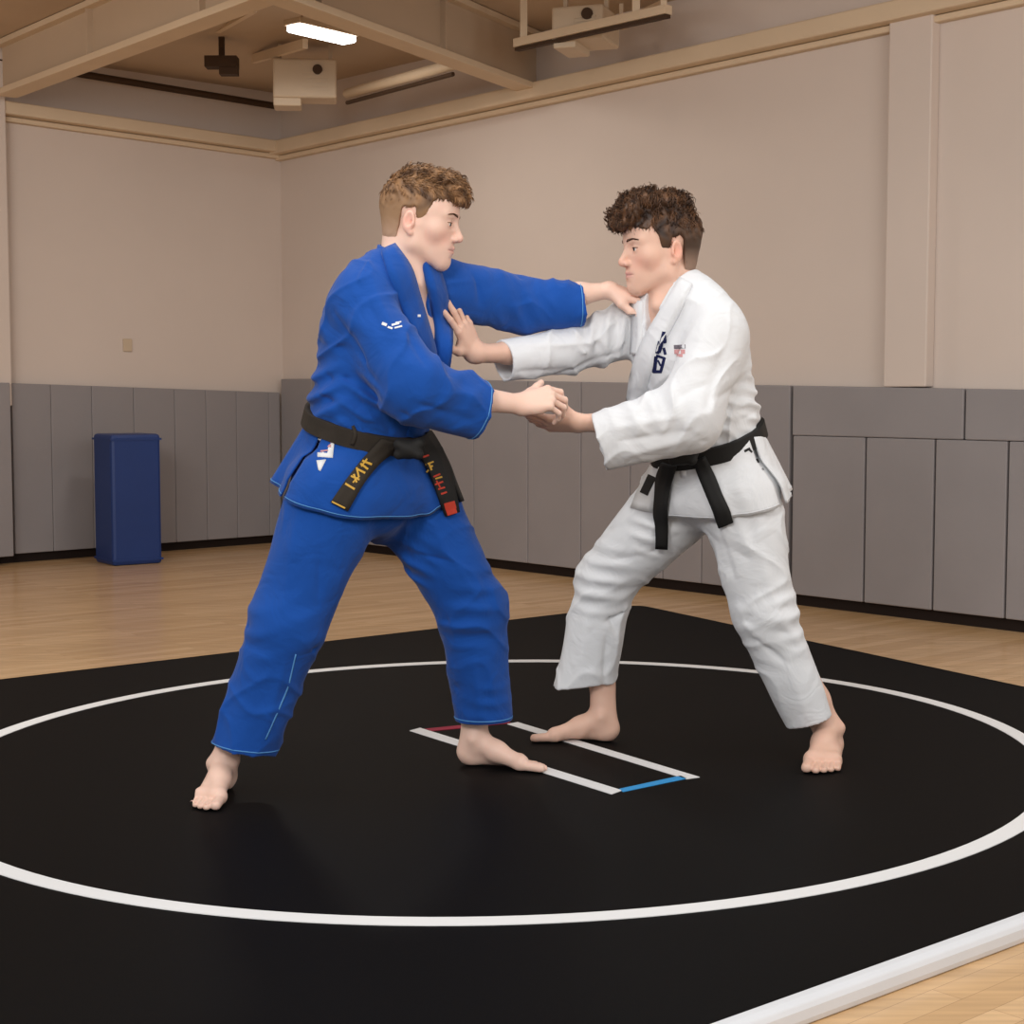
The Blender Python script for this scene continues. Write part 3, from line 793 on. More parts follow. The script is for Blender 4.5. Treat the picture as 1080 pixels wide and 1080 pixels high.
def make_hair(name, T, mater, parent, line, lumps, base, cols, strands, seed, curl, length, top_fn, side_thick=.006):
    """T=(origin, axes, scale); head-local build, then placed"""
    rng = np.random.RandomState(seed)
    s = S()
    s.u(ell((0, -.010, .050), (.0745 + side_thick, .094 + side_thick, .080 + base)))
    s.u(ell((0, .042, .068), (.060 + side_thick * .6, .046 + side_thick * .5, .050 + base * .6)), .02)
    s.u(ell((0, -.038, -.008), (.057 + side_thick, .050 + side_thick, .074)), .02)
    for c, r in lumps: s.u(ell(c, r), .014)
    s.isect((lambda p: (cap_limit(p[:, 1], line) + .004 * np.sin(p[:, 1] * 160 + p[:, 0] * 90) + .007 * np.sin(p[:, 0] * 150 + 1) * np.sin(p[:, 1] * 120) * (p[:, 1] < -.045) - p[:, 2]) * .8, np.zeros(3), 100), .006)
    s.disp((lambda p: -.0022 * np.sin(p[:, 0] * 210 + 3 * np.sin(p[:, 1] * 70)) * np.sin(p[:, 1] * 170 + 3 * np.sin(p[:, 2] * 90)) * np.clip((p[:, 2] - .02) / .05, 0.15, 1), np.zeros(3), 100))
    V, F = surface(s, (-.12, -.14, -.10), (.12, .16, .19), .0026)
    # tufts
    tri = F[:, [0, 1, 2]]; ar = np.linalg.norm(np.cross(V[tri[:, 1]] - V[tri[:, 0]], V[tri[:, 2]] - V[tri[:, 0]]), axis=1)
    nv = np.cross(V[tri[:, 1]] - V[tri[:, 0]], V[tri[:, 2]] - V[tri[:, 0]]); nv /= np.linalg.norm(nv, axis=1, keepdims=True) + 1e-12
    # outer faces only
    cen = V[F].mean(1); outer = ((cen - (0, 0, .03)) * nv).sum(1) > 0
    if (((cen - (0, 0, .03)) * nv).sum(1) > 0).mean() < .3: nv = -nv; outer = ~outer
    w = ar * outer; pick = rng.choice(len(F), strands, p=w / w.sum())
    root = cen[pick] - nv[pick] * .002; n = nv[pick]
    colv = shade(V, rng, cols)
    HV = [V]; HF = [F]; HC = [colv]; off = len(V)
    K = 6; k4 = 3
    z = root[:, 2]; topw = np.clip(top_fn(root), 0, 1)
    L = (length[0] + (length[1] - length[0]) * topw) * (0.7 + .6 * rng.rand(strands))
    flow = np.stack([root[:, 0] * 2.5 + .35 * rng.randn(strands) * topw, (.9 * topw - .35 * (1 - topw)) + .35 * rng.randn(strands) * topw, -.9 * (1 - topw) - .25 * topw], 1)
    # clumps share a phase
    ph = 6.28 * np.sin(root[:, 0] * 55 + 1.3) * np.cos(root[:, 1] * 48 + seed) + .5 * rng.randn(strands)
    lift = .25 + .55 * topw
    pos = root.copy(); path = [pos.copy()]
    tvec = nrm_rows(flow - n * (flow * n).sum(1, keepdims=True))
    bt = np.cross(n, tvec)
    for i in range(1, K):
        u = i / (K - 1)
        d = tvec + n * (lift * (1 - 1.5 * u))[:, None] + bt * (curl * topw * np.sin(ph + u * 5.0))[:, None] + n * (curl * .7 * topw * np.cos(ph + u * 5.0))[:, None]
        pos = pos + nrm_rows(d) * (L / (K - 1))[:, None]; path.append(pos.copy())
    path = np.stack(path, 1)
    wd = (.0011 + .0007 * rng.rand(strands))
    vs_, fs_ = [], []
    for i in range(K):
        u = i / (K - 1); rad = wd * (1 - u ** 2 * .9)
        d = nrm_rows(path[:, min(i + 1, K - 1)] - path[:, max(i - 1, 0)]); a = nrm_rows(np.cross(d, n) + 1e-6); b_ = np.cross(d, a)
        for j in range(k4):
            t = 2 * math.pi * j / k4; vs_.append(path[:, i] + (a * math.cos(t) + b_ * math.sin(t)) * rad[:, None])
    vs_ = np.stack(vs_, 1)                      # strands, K*3, 3
    base_i = (np.arange(strands) * K * k4)[:, None]
    fl = np.array([(i * k4 + j, i * k4 + (j + 1) % k4, (i + 1) * k4 + (j + 1) % k4, (i + 1) * k4 + j) for i in range(K - 1) for j in range(k4)])
    ff = (base_i[:, :, None] + fl[None]).reshape(-1, 4)
    hv = vs_.reshape(-1, 3); hc = np.repeat(shade(root, rng, cols) * (0.6 + .9 * rng.rand(strands))[:, None], K * k4, 0)
    HV.append(hv); HF.append(ff + off); HC.append(hc)
    V = np.concatenate(HV); F = np.concatenate(HF); C_ = np.concatenate(HC)
    W = (V * T[2]) @ T[1] + T[0]
    return link(name, mesh_np(name, W, F, col=C_), mater, parent)
def nrm_rows(a): return a / (np.linalg.norm(a, axis=1, keepdims=True) + 1e-9)
def shade(p, rng, cols):
    lo, hi, fade = [np.array(c[:3]) for c in cols]
    t = np.clip((p[:, 2] - .02) / .06 + .25 * (p[:, 1] > .0), 0, 1)[:, None]
    n = (.5 + .5 * np.sin(p[:, 0] * 130 + 2 * np.sin(p[:, 1] * 60)) * np.sin(p[:, 1] * 110 + 2 * np.sin(p[:, 2] * 80)))[:, None]
    c = fade * (1 - t) + (lo * (1 - n) + hi * n) * t
    low = np.clip((.012 - p[:, 2]) / .05, 0, 1)[:, None] * (p[:, 1] < -.02)[:, None]
    return c * (1 - .45 * low) + np.array((.62, .42, .32)) * .45 * low

# ---------------------------------------------------------------- hands and feet
def hand(s, wrist, fdir, dorsal, right, curls, thumb, sc=1.0, spread=1.0, arm=None, rw=.026):
    Y = nrm(fdir); Z = nrm(np.array(dorsal, float) - Y * (np.array(dorsal, float) @ Y)); X = np.cross(Y, Z); t = -1 if right else 1
    W = np.array(wrist, float)
    def L(x, y, z): return W + (X * x * t + Y * y + Z * z) * sc
    kn = [(.030, .088), (.010, .093), (-.011, .089), (-.030, .079)]
    ln = [(.043, .026, .020), (.047, .031, .021), (.043, .029, .021), (.034, .021, .019)]
    rd = [.0092, .0094, .0090, .0080]
    sp = [.13, .02, -.09, -.22]
    nails = []
    h = S()
    for i, (x, y) in enumerate(kn):
        h.u(rc(L(x * .45, .006, 0), L(x, y, 0), .0155 * sc, .0108 * sc), .012)
    h.u(rc(L(.012, .012, -.004), L(.034, .052, -.010), .016 * sc, .011 * sc), .012)
    h.u(rc(L(-.016, .012, -.005), L(-.026, .055, -.008), .014 * sc, .010 * sc), .012)
    h.u(ell(L(0, .048, -.003), (.036 * sc, .040 * sc, .0125 * sc), np.array([X, Y, Z])), .010)
    for i, (x, y) in enumerate(kn):
        c = curls[i] if isinstance(curls[0], (tuple, list)) else curls
        p = L(x, y, 0); a = 0; yaw = sp[i] * spread; f = S()
        side = (Y * math.cos(yaw) + X * t * math.sin(yaw))
        r = rd[i] * sc
        for j in range(3):
            a += math.radians(c[j]); d = side * math.cos(a) - Z * math.sin(a)
            q = p + d * ln[i][j] * sc; r2 = r * (.93 if j < 2 else .86)
            f.u(rc(p, q, r, r2), .003); p = q; r = r2
        up = np.cross(np.cross(d, Z), d); up = side * math.sin(a) + Z * math.cos(a)
        nails.append((p - d * .006 * sc + up * r * .72, d, up, r))
        h.u((lambda P, f=f: f.ev(P[:, None, :], P, 0.)[:, 0], L(x, y + .04, -.02), .10 * sc), .0045)
    pts_ = [(.020, .022, -.008)] + list(thumb); f = S(); rr = [.0150, .0118, .0105, .0088]
    P_ = [L(*q) for q in pts_]
    for j in range(3): f.u(rc(P_[j], P_[j + 1], rr[j] * sc, rr[j + 1] * sc), .006)
    d = nrm(P_[3] - P_[2]); up = nrm(X * t * .6 + Z * .8 - d * ((X * t * .6 + Z * .8) @ d)); nails.append((P_[3] - d * .005 * sc + up * rr[3] * sc * .72, d, up, rr[3] * sc))
    h.u((lambda P, f=f: f.ev(P[:, None, :], P, 0.)[:, 0], L(.04, .06, 0), .11 * sc), .010)
    s.u((lambda P, h=h: h.ev(P[:, None, :], P, 0.)[:, 0], L(0, .08, 0), .16 * sc), .010)
    if arm is not None:
        A = np.array(arm, float); m = W + (A - W) * .35
        s.u(ec(L(0, .012, -.002), m, (.027 * sc, .020 * sc), (.033, .029), X), .012)
        s.u(ec(m, A, (.033, .029), (.042, .040), X), .02)
    return nails
THUMB_REL = [(.043, .052, -.020), (.052, .084, -.028), (.054, .110, -.034)]
THUMB_OUT = [(.048, .046, -.010), (.068, .074, -.012), (.080, .098, -.014)]

def foot(s, heel, fdir, ankle_top, medial, sc=1.0, knee=None):
    """heel = ground point under the heel; medial=+1 when the big toe lies to the right of fdir"""
    F_ = nrm(np.array([fdir[0], fdir[1], 0])); Rr = np.array([F_[1], -F_[0], 0]); Zz = np.array([0, 0, 1.0]); H = np.array(heel, float)
    def L(x, y, z): return H + (Rr * x * medial + F_ * y + Zz * z) * sc
    f = S()
    f.u(ell(L(0, .034, .036), (.032 * sc, .037 * sc, .037 * sc), np.array([Rr, F_, Zz])))
    f.u(rc(L(0, .052, .070), L(.004, .110, .046), .031 * sc, .026 * sc), .02)
    f.u(rc(L(.004, .110, .042), L(.016, .180, .022), .027 * sc, .020 * sc), .02)
    f.u(rc(L(-.012, .050, .026), L(-.026, .165, .017), .025 * sc, .0165 * sc), .02)
    f.u(rc(L(-.026, .165, .017), L(.022, .188, .019), .016 * sc, .019 * sc), .016)
    for m in (-1, 1): f.u(sph(L(m * .029, .052, .074 + .004 * m), .012 * sc), .014)
    toes = [(.026, .190, .242, .0135, .0125), (.006, .196, .246, .0090, .0090), (-.010, .192, .236, .0085, .0085), (-.024, .184, .223, .0080, .0080), (-.037, .172, .207, .0078, .0078)]
    nails = []
    for x, y0, y1, r0, r1 in toes:
        f.u(rc(L(x, y0 - .01, r0 + .004), L(x * 1.05, y1, r1), r0 * sc, r1 * sc), .0035)
        nails.append((L(x * 1.05, y1 + .001, r1 * 1.75), F_, Zz, r1 * sc * .8))
    A = np.array(ankle_top, float)
    f.u(rc(L(0, .050, .066), L(0, .050, .085) * .5 + A * .5, .033 * sc, .031 * sc), .016)
    f.u(rc(L(0, .050, .085) * .5 + A * .5, A, .031 * sc, .036 * sc), .02)
    f.u(rc(L(0, .018, .04), A - F_ * .014 * sc, .014 * sc, .02 * sc), .02)
    f.isect(plane(H + (0, 0, .0022), (0, 0, -1)), .004)
    s.u((lambda P, f=f: f.ev(P[:, None, :], P, 0.)[:, 0], L(0, .12, .08), .26 * sc), .006)
    return nails

def nail_mesh(name, nails, parent):
    b = []
    V = []; F = []
    for c, d, up, r in nails:
        sd = np.cross(d, up); n = len(V); g_ = 5
        for i in range(g_):
            for j in range(g_):
                u, v = i / (g_ - 1) * 2 - 1, j / (g_ - 1) * 2 - 1
                V.append(tuple(c + d * u * r * .62 + sd * v * r * .66 * math.sqrt(max(0, 1 - .25 * u * u)) + up * (r * .20 - r * .35 * v * v)))
        for i in range(g_ - 1):
            for j in range(g_ - 1): F.append((n + i * g_ + j, n + (i + 1) * g_ + j, n + (i + 1) * g_ + j + 1, n + i * g_ + j + 1))
    me = bpy.data.meshes.new(name); me.from_pydata(V, [], F)
    for p in me.polygons: p.use_smooth = True
    return link(name, me, M['nail'], parent)

def mesh_shape(shape, lo, hi, h, it=1):
    V, F = surface(shape, lo, hi, h)
    return relax(V, F, it), F
def bbox(pts, m):
    pts = np.array(pts); return pts.min(0) - m, pts.max(0) + m

def build_body(root, skin, lip, T, coarse, fine_regions, name='body'):
    """coarse: shape for the clothed body; fine_regions: (shape, lo, hi, h, face?)"""
    Vs, Fs, Cs = [], [], []; off = 0
    for sh, lo, hi, h, face in fine_regions + [(coarse[0], coarse[1], coarse[2], .007, False)]:
        V, F = mesh_shape(sh, lo, hi, h)
        if face: C_ = head_colour(((V - T[0]) @ T[1].T) / T[2], skin, lip)
        else:
            C_ = np.tile(np.array(skin), (len(V), 1))
        Vs.append(V); Fs.append(F + off); Cs.append(C_); off += len(V)
    o = link(name, mesh_np(name, np.concatenate(Vs), np.concatenate(Fs), col=np.concatenate(Cs)), M['skin'], root)
    root['_b'] = o.name; return o

def eyes_brows(T, root, browcol, gaze):
    bv = bvh_of(bpy.data.objects[root['_b']]) ; del root['_b']
    def onface(x, z, lift=.0006):
        o = loc((x, .2, z)); d = -T[1][1]; h = bv.ray_cast(Vector(o), Vector(d)); return np.array(h[0]) + T[1][1] * lift
    def loc(p): return (np.array(p) * T[2]) @ T[1] + T[0]
    for m in (-1, 1):
        bm_ = bmesh.new(); bmesh.ops.create_uvsphere(bm_, u_segments=20, v_segments=14, radius=.0128 * T[2])
        me = bpy.data.meshes.new('eye'); bm_.to_mesh(me); bm_.free()
        for p in me.polygons: p.use_smooth = True
        o = link('eye', me, M['eyewhite'], root); o.location = loc((m * .031, .0750, .0125))
        g = nrm(np.array(gaze)); gw = g @ T[1]
        me = bpy.data.meshes.new('iris'); bm_ = bmesh.new(); bmesh.ops.create_uvsphere(bm_, u_segments=16, v_segments=10, radius=.0062 * T[2]); bm_.to_mesh(me); bm_.free()
        for p in me.polygons: p.use_smooth = True
        i_ = link('iris', me, M['iris'], o); i_.location = g * .0080 * T[2]
    for m in (-1, 1):
        V = []; F = []; rng = np.random.RandomState(5)
        for k in range(110):
            t = rng.rand(); x = .012 + .036 * t; y = .0935 - .020 * t ** 1.6; z = .0325 + .005 * math.sin(t * 2.6) + (rng.rand() - .5) * .006 * (1 - .6 * t)
            a = onface(m * x, z); c = onface(m * (x + .006), z + .003 - .004 * t, .0014); w = T[1][2] * .0006; n = len(V)
            V += [tuple(a - w), tuple(a + w), tuple((a + c) / 2 + w * .8 + T[1][1] * .0012), tuple(c), tuple((a + c) / 2 - w * .8 + T[1][1] * .0012)]; F.append((n, n + 1, n + 2, n + 3, n + 4))
        me = bpy.data.meshes.new('eyebrow'); me.from_pydata(V, [], F); link('eyebrow', me, browcol, root)
    for m in (-1, 1):
        b = BM(); pts = []
        for t in np.linspace(-.75, 1.15, 12):
            e = .24 - .10 * abs(t - .2); pts.append(loc(np.array((m * .031, .0745, .013)) + .0146 * np.array((m * math.sin(t) * math.cos(e), math.cos(t) * math.cos(e), math.sin(e)))))
        b.tube(pts, .0011, 5); b.build('eyelashes', browcol, root, smooth=True)

# ---------------------------------------------------------------- skirts of the jackets
def skirt(name, under, c, n, side, radii_top, radii_bot, drop, gaps, material, parent, ripple=.006, th=.006, N=180, K=14, maxout=.05, flare_fn=None, stitch=None):
    """cloth hanging below the belt: c centre, n up direction, side = wide axis; drop(theta) length, radii (wide, deep)"""
    c = np.array(c, float); n = nrm(n); u = nrm(np.array(side) - n * (np.array(side) @ n)); v = np.cross(n, u)
    segs = []; T_ = np.linspace(0, 2 * math.pi, N + 1)
    keep = [not any(g0 <= (t % (2 * math.pi)) <= g1 for g0, g1 in gaps) for t in T_]
    run = []
    for t, k in zip(T_, keep):
        if k: run.append(t)
        else:
            if len(run) > 2: segs.append(run)
            run = []
    if len(run) > 2: segs.append(run)
    outs = []
    for run in segs:
        P = np.zeros((len(run), K, 3)); Nn = np.zeros_like(P)
        for i, t in enumerate(run):
            ct, st = math.cos(t), math.sin(t)
            for k in range(K):
                s_ = k / (K - 1); L_ = drop(t)
                fl = flare_fn(t) if flare_fn else 1.0
                ru = radii_top[0] + (radii_bot[0] - radii_top[0]) * s_ * fl; rv = radii_top[1] + (radii_bot[1] - radii_top[1]) * s_ * fl
                rp = ripple * s_ * (math.sin(t * 9 + 1.3) + .6 * math.sin(t * 17 + 2 * s_))
                d = u * ct * (ru + rp) + v * st * (rv + rp)
                q = c - n * L_ * s_ + n * .012 * (1 - s_); Ld = np.linalg.norm(d); dd = d / Ld
                hh = under.ray_cast(Vector(q + dd * .5), Vector(-dd))
                if hh[0] is not None: Ld = max(Ld, (np.array(hh[0]) - q) @ dd + .003 + .014 * s_); Ld = min(Ld, np.linalg.norm(d) + maxout)
                P[i, k] = q + dd * Ld; Nn[i, k] = nrm(u * ct * rv + v * st * ru)
        for _ in range(3): P[1:-1] = .5 * P[1:-1] + .25 * (P[:-2] + P[2:])
        V, F = slab(P, Nn, th); outs.append((V, F, P, Nn))
    V = []; F = []
    for v_, f_, _, _ in outs:
        o = len(V); V += [tuple(x) for x in v_]; F += [tuple(i + o for i in q) for q in f_]
    me = bpy.data.meshes.new(name); me.from_pydata(V, [], F)
    bm_ = bmesh.new(); bm_.from_mesh(me); bmesh.ops.recalc_face_normals(bm_, faces=bm_.faces); bm_.to_mesh(me); bm_.free()
    for p in me.polygons: p.use_smooth = True
    o = link(name, me, material, parent)
    if stitch:
        b = BM()
        for _, _, P, Nn in outs:
            q = P[:, -1] + Nn[:, -1] * (th + .0005); q = q + (P[:, -2] - P[:, -1]) * .5
            b.tube(list(q), .0011, 5)
        b.build('hem_stitching', stitch, o, smooth=True)
    return o
def hollow(j, pts, radii, depth=.88, f=.35, ext=.03, up=(0, 0, 1)):
    b, c = [np.array(p) for p in pts[1:]]; d = nrm(c - b); r1, r2 = radii[1:]
    j.sub(ec(b + (c - b) * f, c + d * ext, (r1 * .6, r1 * .5), (r2 - .009, r2 * depth - .009), up, flat1=True), .003)
def sleeve(j, pts, radii, depth=.88, k=.03):
    j.holes = getattr(j, 'holes', []) + [(pts, radii, depth, .35, .03, (0, 0, 1))]
    """pts: shoulder, elbow, cuff; radii at each (in picture plane)"""
    a, b, c = [np.array(p) for p in pts]; r0, r1, r2 = radii; up = (0, 0, 1)
    t = S()
    t.u(ec(a, b, (r0, r0 * depth), (r1, r1 * depth), up))
    t.u(ec(b, c, (r1, r1 * depth), (r2, r2 * depth), up, flat1=True), .02)
    d = nrm(c - b)
    cc, R = bnd([a, b, c], max(radii) + .02)
    j.u((lambda P, t=t: t.ev(P[:, None, :], P, 0.)[:, 0], cc, R), k)
def trouser_leg(j, pts, radii, depth=.92, k=.03, hem_n=None):
    j.holes = getattr(j, 'holes', []) + [(pts, radii, depth, .45, .05, (1, 0, 0))]
    a, b, c = [np.array(p) for p in pts]; r0, r1, r2 = radii; up = (1, 0, 0)
    t = S(); d = nrm(c - b)
    t.u(ec(a, b, (r0, r0 * depth), (r1, r1 * depth), up))
    t.u(ec(b, c + d * .03, (r1, r1 * depth), (r2, r2 * depth), up), .03)
    t.isect(plane(c, hem_n if hem_n is not None else d), .002)
    cc, R = bnd([a, b, c], max(radii) + .03)
    j.u((lambda P, t=t: t.ev(P[:, None, :], P, 0.)[:, 0], cc, R), k)
def cuff_stitch(name, bv, a, c, mat_, parent, inset=.012, r0=.125):
    a = np.array(a); c = np.array(c); w = nrm(c - a)
    return band(name, bv, c - w * inset, w, .0022, .0010, mat_, parent, off=.0004, sm=2, N=72, r0=r0)[0]
def strip(name, bvh, px, wpx, material, parent, n=20, m=4, **kw):
    """px: centre line in the photo, wpx: width(s) in photo pixels"""
    px = resample(px, n); w = np.interp(np.linspace(0, 1, n), np.linspace(0, 1, len(wpx)), wpx) if hasattr(wpx, '__len__') else np.full(n, wpx)
    d = np.gradient(px, axis=0); d /= np.linalg.norm(d, axis=1, keepdims=True) + 1e-9; p = np.stack([-d[:, 1], d[:, 0]], 1)
    return conform(name, bvh, px - p * w[:, None] / 2, px + p * w[:, None] / 2, material, parent, n=n, m=m, **kw)
def ribbon(name, pts, wvecs, th, material, parent):
    pts = [np.array(p, float) for p in pts]; n = len(pts); m = 4
    P = np.zeros((n, m, 3)); N = np.zeros((n, m, 3))
    for i in range(n):
        w = np.array(wvecs[i]) if np.ndim(wvecs) > 1 else np.array(wvecs)
        d = nrm(pts[min(i + 1, n - 1)] - pts[max(i - 1, 0)]); nn = nrm(np.cross(w, d)); nn = nn if nn[1] < 0 else -nn
        for j in range(m): P[i, j] = pts[i] + w * (j / (m - 1) - .5); N[i, j] = nn
    V, F = slab(P, N, th); me = bpy.data.meshes.new(name); me.from_pydata([tuple(v) for v in V], [], F)
    bm_ = bmesh.new(); bm_.from_mesh(me); bmesh.ops.recalc_face_normals(bm_, faces=bm_.faces); bm_.to_mesh(me); bm_.free()
    for p in me.polygons: p.use_smooth = True
    return link(name, me, material, parent)
def marks(name, target_bvh, polys, material, parent, th=.0012, off=.0):
    """embroidered strokes: each a short line (x0,y0,x1,y1,w) on the surface, one mesh"""
    V = []; F = []
    for x0, y0, x1, y1, w in polys:
        d = np.array([x1 - x0, y1 - y0], float); L = np.linalg.norm(d); d /= L; p = np.array([-d[1], d[0]]) * w / 2
        o = conform('tmp', target_bvh, [(x0 - p[0], y0 - p[1]), (x1 - p[0], y1 - p[1])], [(x0 + p[0], y0 + p[1]), (x1 + p[0], y1 + p[1])], None, None, n=4, m=2, th=th, off=off, smooth=0, sink=.001)
        if o is None: continue
        n = len(V); V += [tuple(v.co) for v in o.data.vertices]; F += [tuple(i + n for i in q.vertices) for q in o.data.polygons]
        me = o.data; bpy.data.objects.remove(o); bpy.data.meshes.remove(me)
    if not V: return None
    me = bpy.data.meshes.new(name); me.from_pydata(V, [], F); return link(name, me, material, parent)

def at_origin(root):
    """children were built in world space; let them keep their place under the root"""
    bpy.context.view_layer.update()
    inv = root.matrix_world.inverted()
    for c in root.children: c.matrix_parent_inverse = inv

# ================================================================ the fighter in blue
def fighter_blue():
    F_ = np.array([math.cos(.61), -math.sin(.61), 0]); SIDE = np.array([F_[1], -F_[0], 0])
    heelR = G(214, 856) + np.array([.016, .252, 0]); root = empty('person', tuple(G(380, 830)))
    yaw, pit = .14, .15
    T = (U(442, 238, 4.17), axes((math.cos(yaw) * math.cos(pit), -math.sin(yaw) * math.cos(pit), -math.sin(pit)), (0, 0, 1)), .985)
    skin = (.80, .545, .44); lip = (.66, .33, .29)
    shR, elR, wrR = U(380, 306, 4.03), U(434, 410, 3.94), U(545, 427, 4.10)
    shL, elL, wrL = U(474, 300, 4.29), U(556, 322, 4.42), U(640, 304, 4.44)
    # --- trousers
    tr = S()
    hipc = U(390, 495, 4.15)
    tr.u(ec(U(387, 452, 4.15), U(391, 505, 4.15), (.135, .108), (.158, .118), SIDE))
    tr.u(ell(U(392, 520, 4.15), (.165, .120, .085), np.array([SIDE, F_, [0, 0, 1.0]])), .03)
    trouser_leg(tr, (U(357, 515, 4.06), U(305, 655, 4.02), U(256, 790, 4.02)), (.122, .096, .081), hem_n=nrm(U(252, 800, 4.02) - U(262, 745, 4.02)))
    trouser_leg(tr, (U(424, 512, 4.24), U(497, 640, 4.27), U(510, 760, 4.31)), (.122, .092, .076), hem_n=(0, 0, -1))
    tr.u(rc(U(398, 545, 4.10), U(400, 556, 4.2), .045, .045), .05)
    tr.disp(cloth_noise(.0030, 7.5, 1.0)); tr.disp(crinkle(.0060, 20, 1.0, .35))
    tr.disp(wave(U(500, 640, 4.25), .15, (.2, 0, 1), .052, .0052, .4)); tr.disp(wave(U(300, 665, 4.0), .13, (-.3, 0, 1), .060, .0050, 1.7))
    tr.disp(wave(U(505, 735, 4.3), .11, (.1, 0, 1), .045, .0040, 2.9)); tr.disp(wave(U(430, 590, 4.2), .11, (.6, 0, .8), .036, .0050, .9))
    folds_px(tr, [(400, 578, 480, 592, -.007, .008), (405, 590, 500, 612, .006, .009), (430, 600, 520, 640, -.006, .009), (415, 580, 505, 586, .005, .007),
                  (262, 660, 345, 690, -.009, .008), (255, 680, 330, 700, .008, .010), (345, 672, 322, 770, -.008, .008), (300, 700, 275, 785, .006, .010),
                  (470, 655, 535, 640, -.007, .008), (468, 668, 520, 690, .007, .009), (480, 700, 530, 672, -.006, .008), (482, 725, 538, 735, -.006, .007), (478, 740, 510, 755, .005, .007),
                  (318, 520, 300, 640, .005, .012), (340, 525, 335, 640, -.005, .012), (440, 530, 510, 640, .004, .012), (395, 540, 398, 575, -.005, .006),
                  (500, 700, 505, 755, .004, .009), (240, 720, 228, 780, .005, .010)])
    for hl in tr.holes: hollow(tr, *hl)
    V, Fq = mesh_shape(tr, *bbox([U(215, 440, 3.8), U(550, 805, 4.5)], .05), .0040, 1)
    tro = link('trousers', mesh_np('trousers', V, Fq), M['bluecloth'], root)
    # --- jacket
    ja = S()
    ja.u(ec(U(388, 470, 4.15), U(389, 430, 4.15), (.150, .122), (.166, .132), SIDE))
    ja.u(ec(U(389, 430, 4.15), U(400, 355, 4.15), (.166, .132), (.172, .128), SIDE), .03)
    ja.u(ec(U(400, 355, 4.15), U(412, 308, 4.16), (.172, .128), (.140, .095), SIDE), .03)
    ja.u(rc(U(384, 308, 4.05), U(468, 304, 4.28), .066, .066), .05)
    ja.u(rc(U(398, 300, 4.08), U(418, 272, 4.14), .060, .054), .04); ja.u(rc(U(452, 298, 4.26), U(424, 275, 4.2), .058, .052), .04)
    tors = S(); tors.ops = list(ja.ops)
    sleeve(ja, (U(377, 318, 4.03), U(436, 408, 3.95), U(508, 433, 4.04)), (.080, .090, .076))
    sleeve(ja, (U(474, 306, 4.28), U(552, 322, 4.41), U(616, 321, 4.43)), (.080, .078, .060))
    # neck opening
    vt = U(456, 380, 4.07); nb = U(434, 282, 4.12)
    ja.sub(ec(nb - F_ * .015 + (0, 0, .05), vt - F_ * .05, (.064, .10), (.006, .055), SIDE), .004)
    ja.sub(rc(U(434, 250, 4.16), U(428, 292, 4.15), .064, .060), .006)
    ja.disp(cloth_noise(.0032, 8.0, 3.0)); ja.disp(crinkle(.0090, 22, 2.3, .8))
    ja.disp(wave(U(345, 415, 4.05), .13, (-.2, 0, 1), .046, .0095, .2)); ja.disp(wave(U(395, 430, 4.0), .12, (.5, 0, 1), .044, .0085, 2.2))
    ja.disp(wave(U(540, 318, 4.35), .13, (1, 0, .35), .050, .0050, 1.1)); ja.disp(wave(U(480, 405, 3.95), .10, (1, 0, -.7), .060, .0040, .5))
    ja.disp(wave(U(360, 330, 4.0), .12, (.8, 0, .6), .070, .0036, .8))
    folds_px(ja, [(352, 330, 430, 440, -.010, .009), (362, 318, 445, 420, .007, .012), (340, 345, 400, 440, .007, .010), (335, 385, 400, 415, -.009, .008), (332, 400, 395, 440, .009, .009),
                  (335, 415, 400, 450, -.008, .008), (345, 395, 410, 455, -.008, .007), (400, 415, 445, 450, .007, .008), (455, 300, 462, 350, -.012, .008), (462, 300, 480, 350, .006, .008),
                  (500, 292, 515, 345, -.008, .008), (530, 290, 505, 340, .008, .009), (548, 292, 530, 345, -.007, .008), (570, 296, 560, 340, .006, .009), (515, 345, 600, 310, .006, .009),
                  (430, 385, 505, 425, .006, .012), (440, 425, 500, 445, -.006, .010), (460, 385, 480, 455, .005, .012), (392, 300, 420, 360, .005, .009), (380, 300, 400, 345, -.005, .008),
                  (430, 350, 448, 385, -.006, .007), (338, 360, 380, 372, -.005, .008)])
    for hl in ja.holes: hollow(ja, *hl)
    V, Fq = mesh_shape(ja, *bbox([U(322, 262, 3.78), U(622, 472, 4.6)], .05), .0038, 1)
    jac = link('jacket', mesh_np('jacket', V, Fq), M['bluecloth'], root)
    n_belt = nrm(F_ * math.sin(.33) + np.array([0, 0, math.cos(.33)]))
    bc = U(389, 452, 4.15)
    def drop(t):
        b_ = 1 + math.cos(t - 1.5 * math.pi)      # behind
        return .165 + .012 * b_ - (.030 if 1.9 < t < 3.4 else 0)
    sk = skirt('jacket_skirt', bvh_of(tro), bc, n_belt, SIDE, (.158, .130), (.192, .158), drop, [(6.18, 6.30), (2.95, 3.05)], M['bluecloth'], jac, ripple=.008, maxout=.075,
               flare_fn=lambda t: 1 + 1.5 * max(0, math.cos(t - 1.5 * math.pi)) ** 2, stitch=M['bluethread'])
    V, Fq = mesh_shape(tors, *bbox([U(322, 262, 3.9), U(500, 475, 4.5)], .05), .008); bv = BVHTree.FromPolygons(V.tolist(), Fq.tolist())
    # collar bands along the opening
    c1 = strip('lapel', bv, [(409, 263), (421, 288), (431, 317), (440, 343), (448, 370), (450, 400), (446, 430), (436, 462)], [16, 25, 21, 18, 18, 18, 18, 18], M['bluecloth'], jac, n=34, off=.004, th=.007, sink=.014)
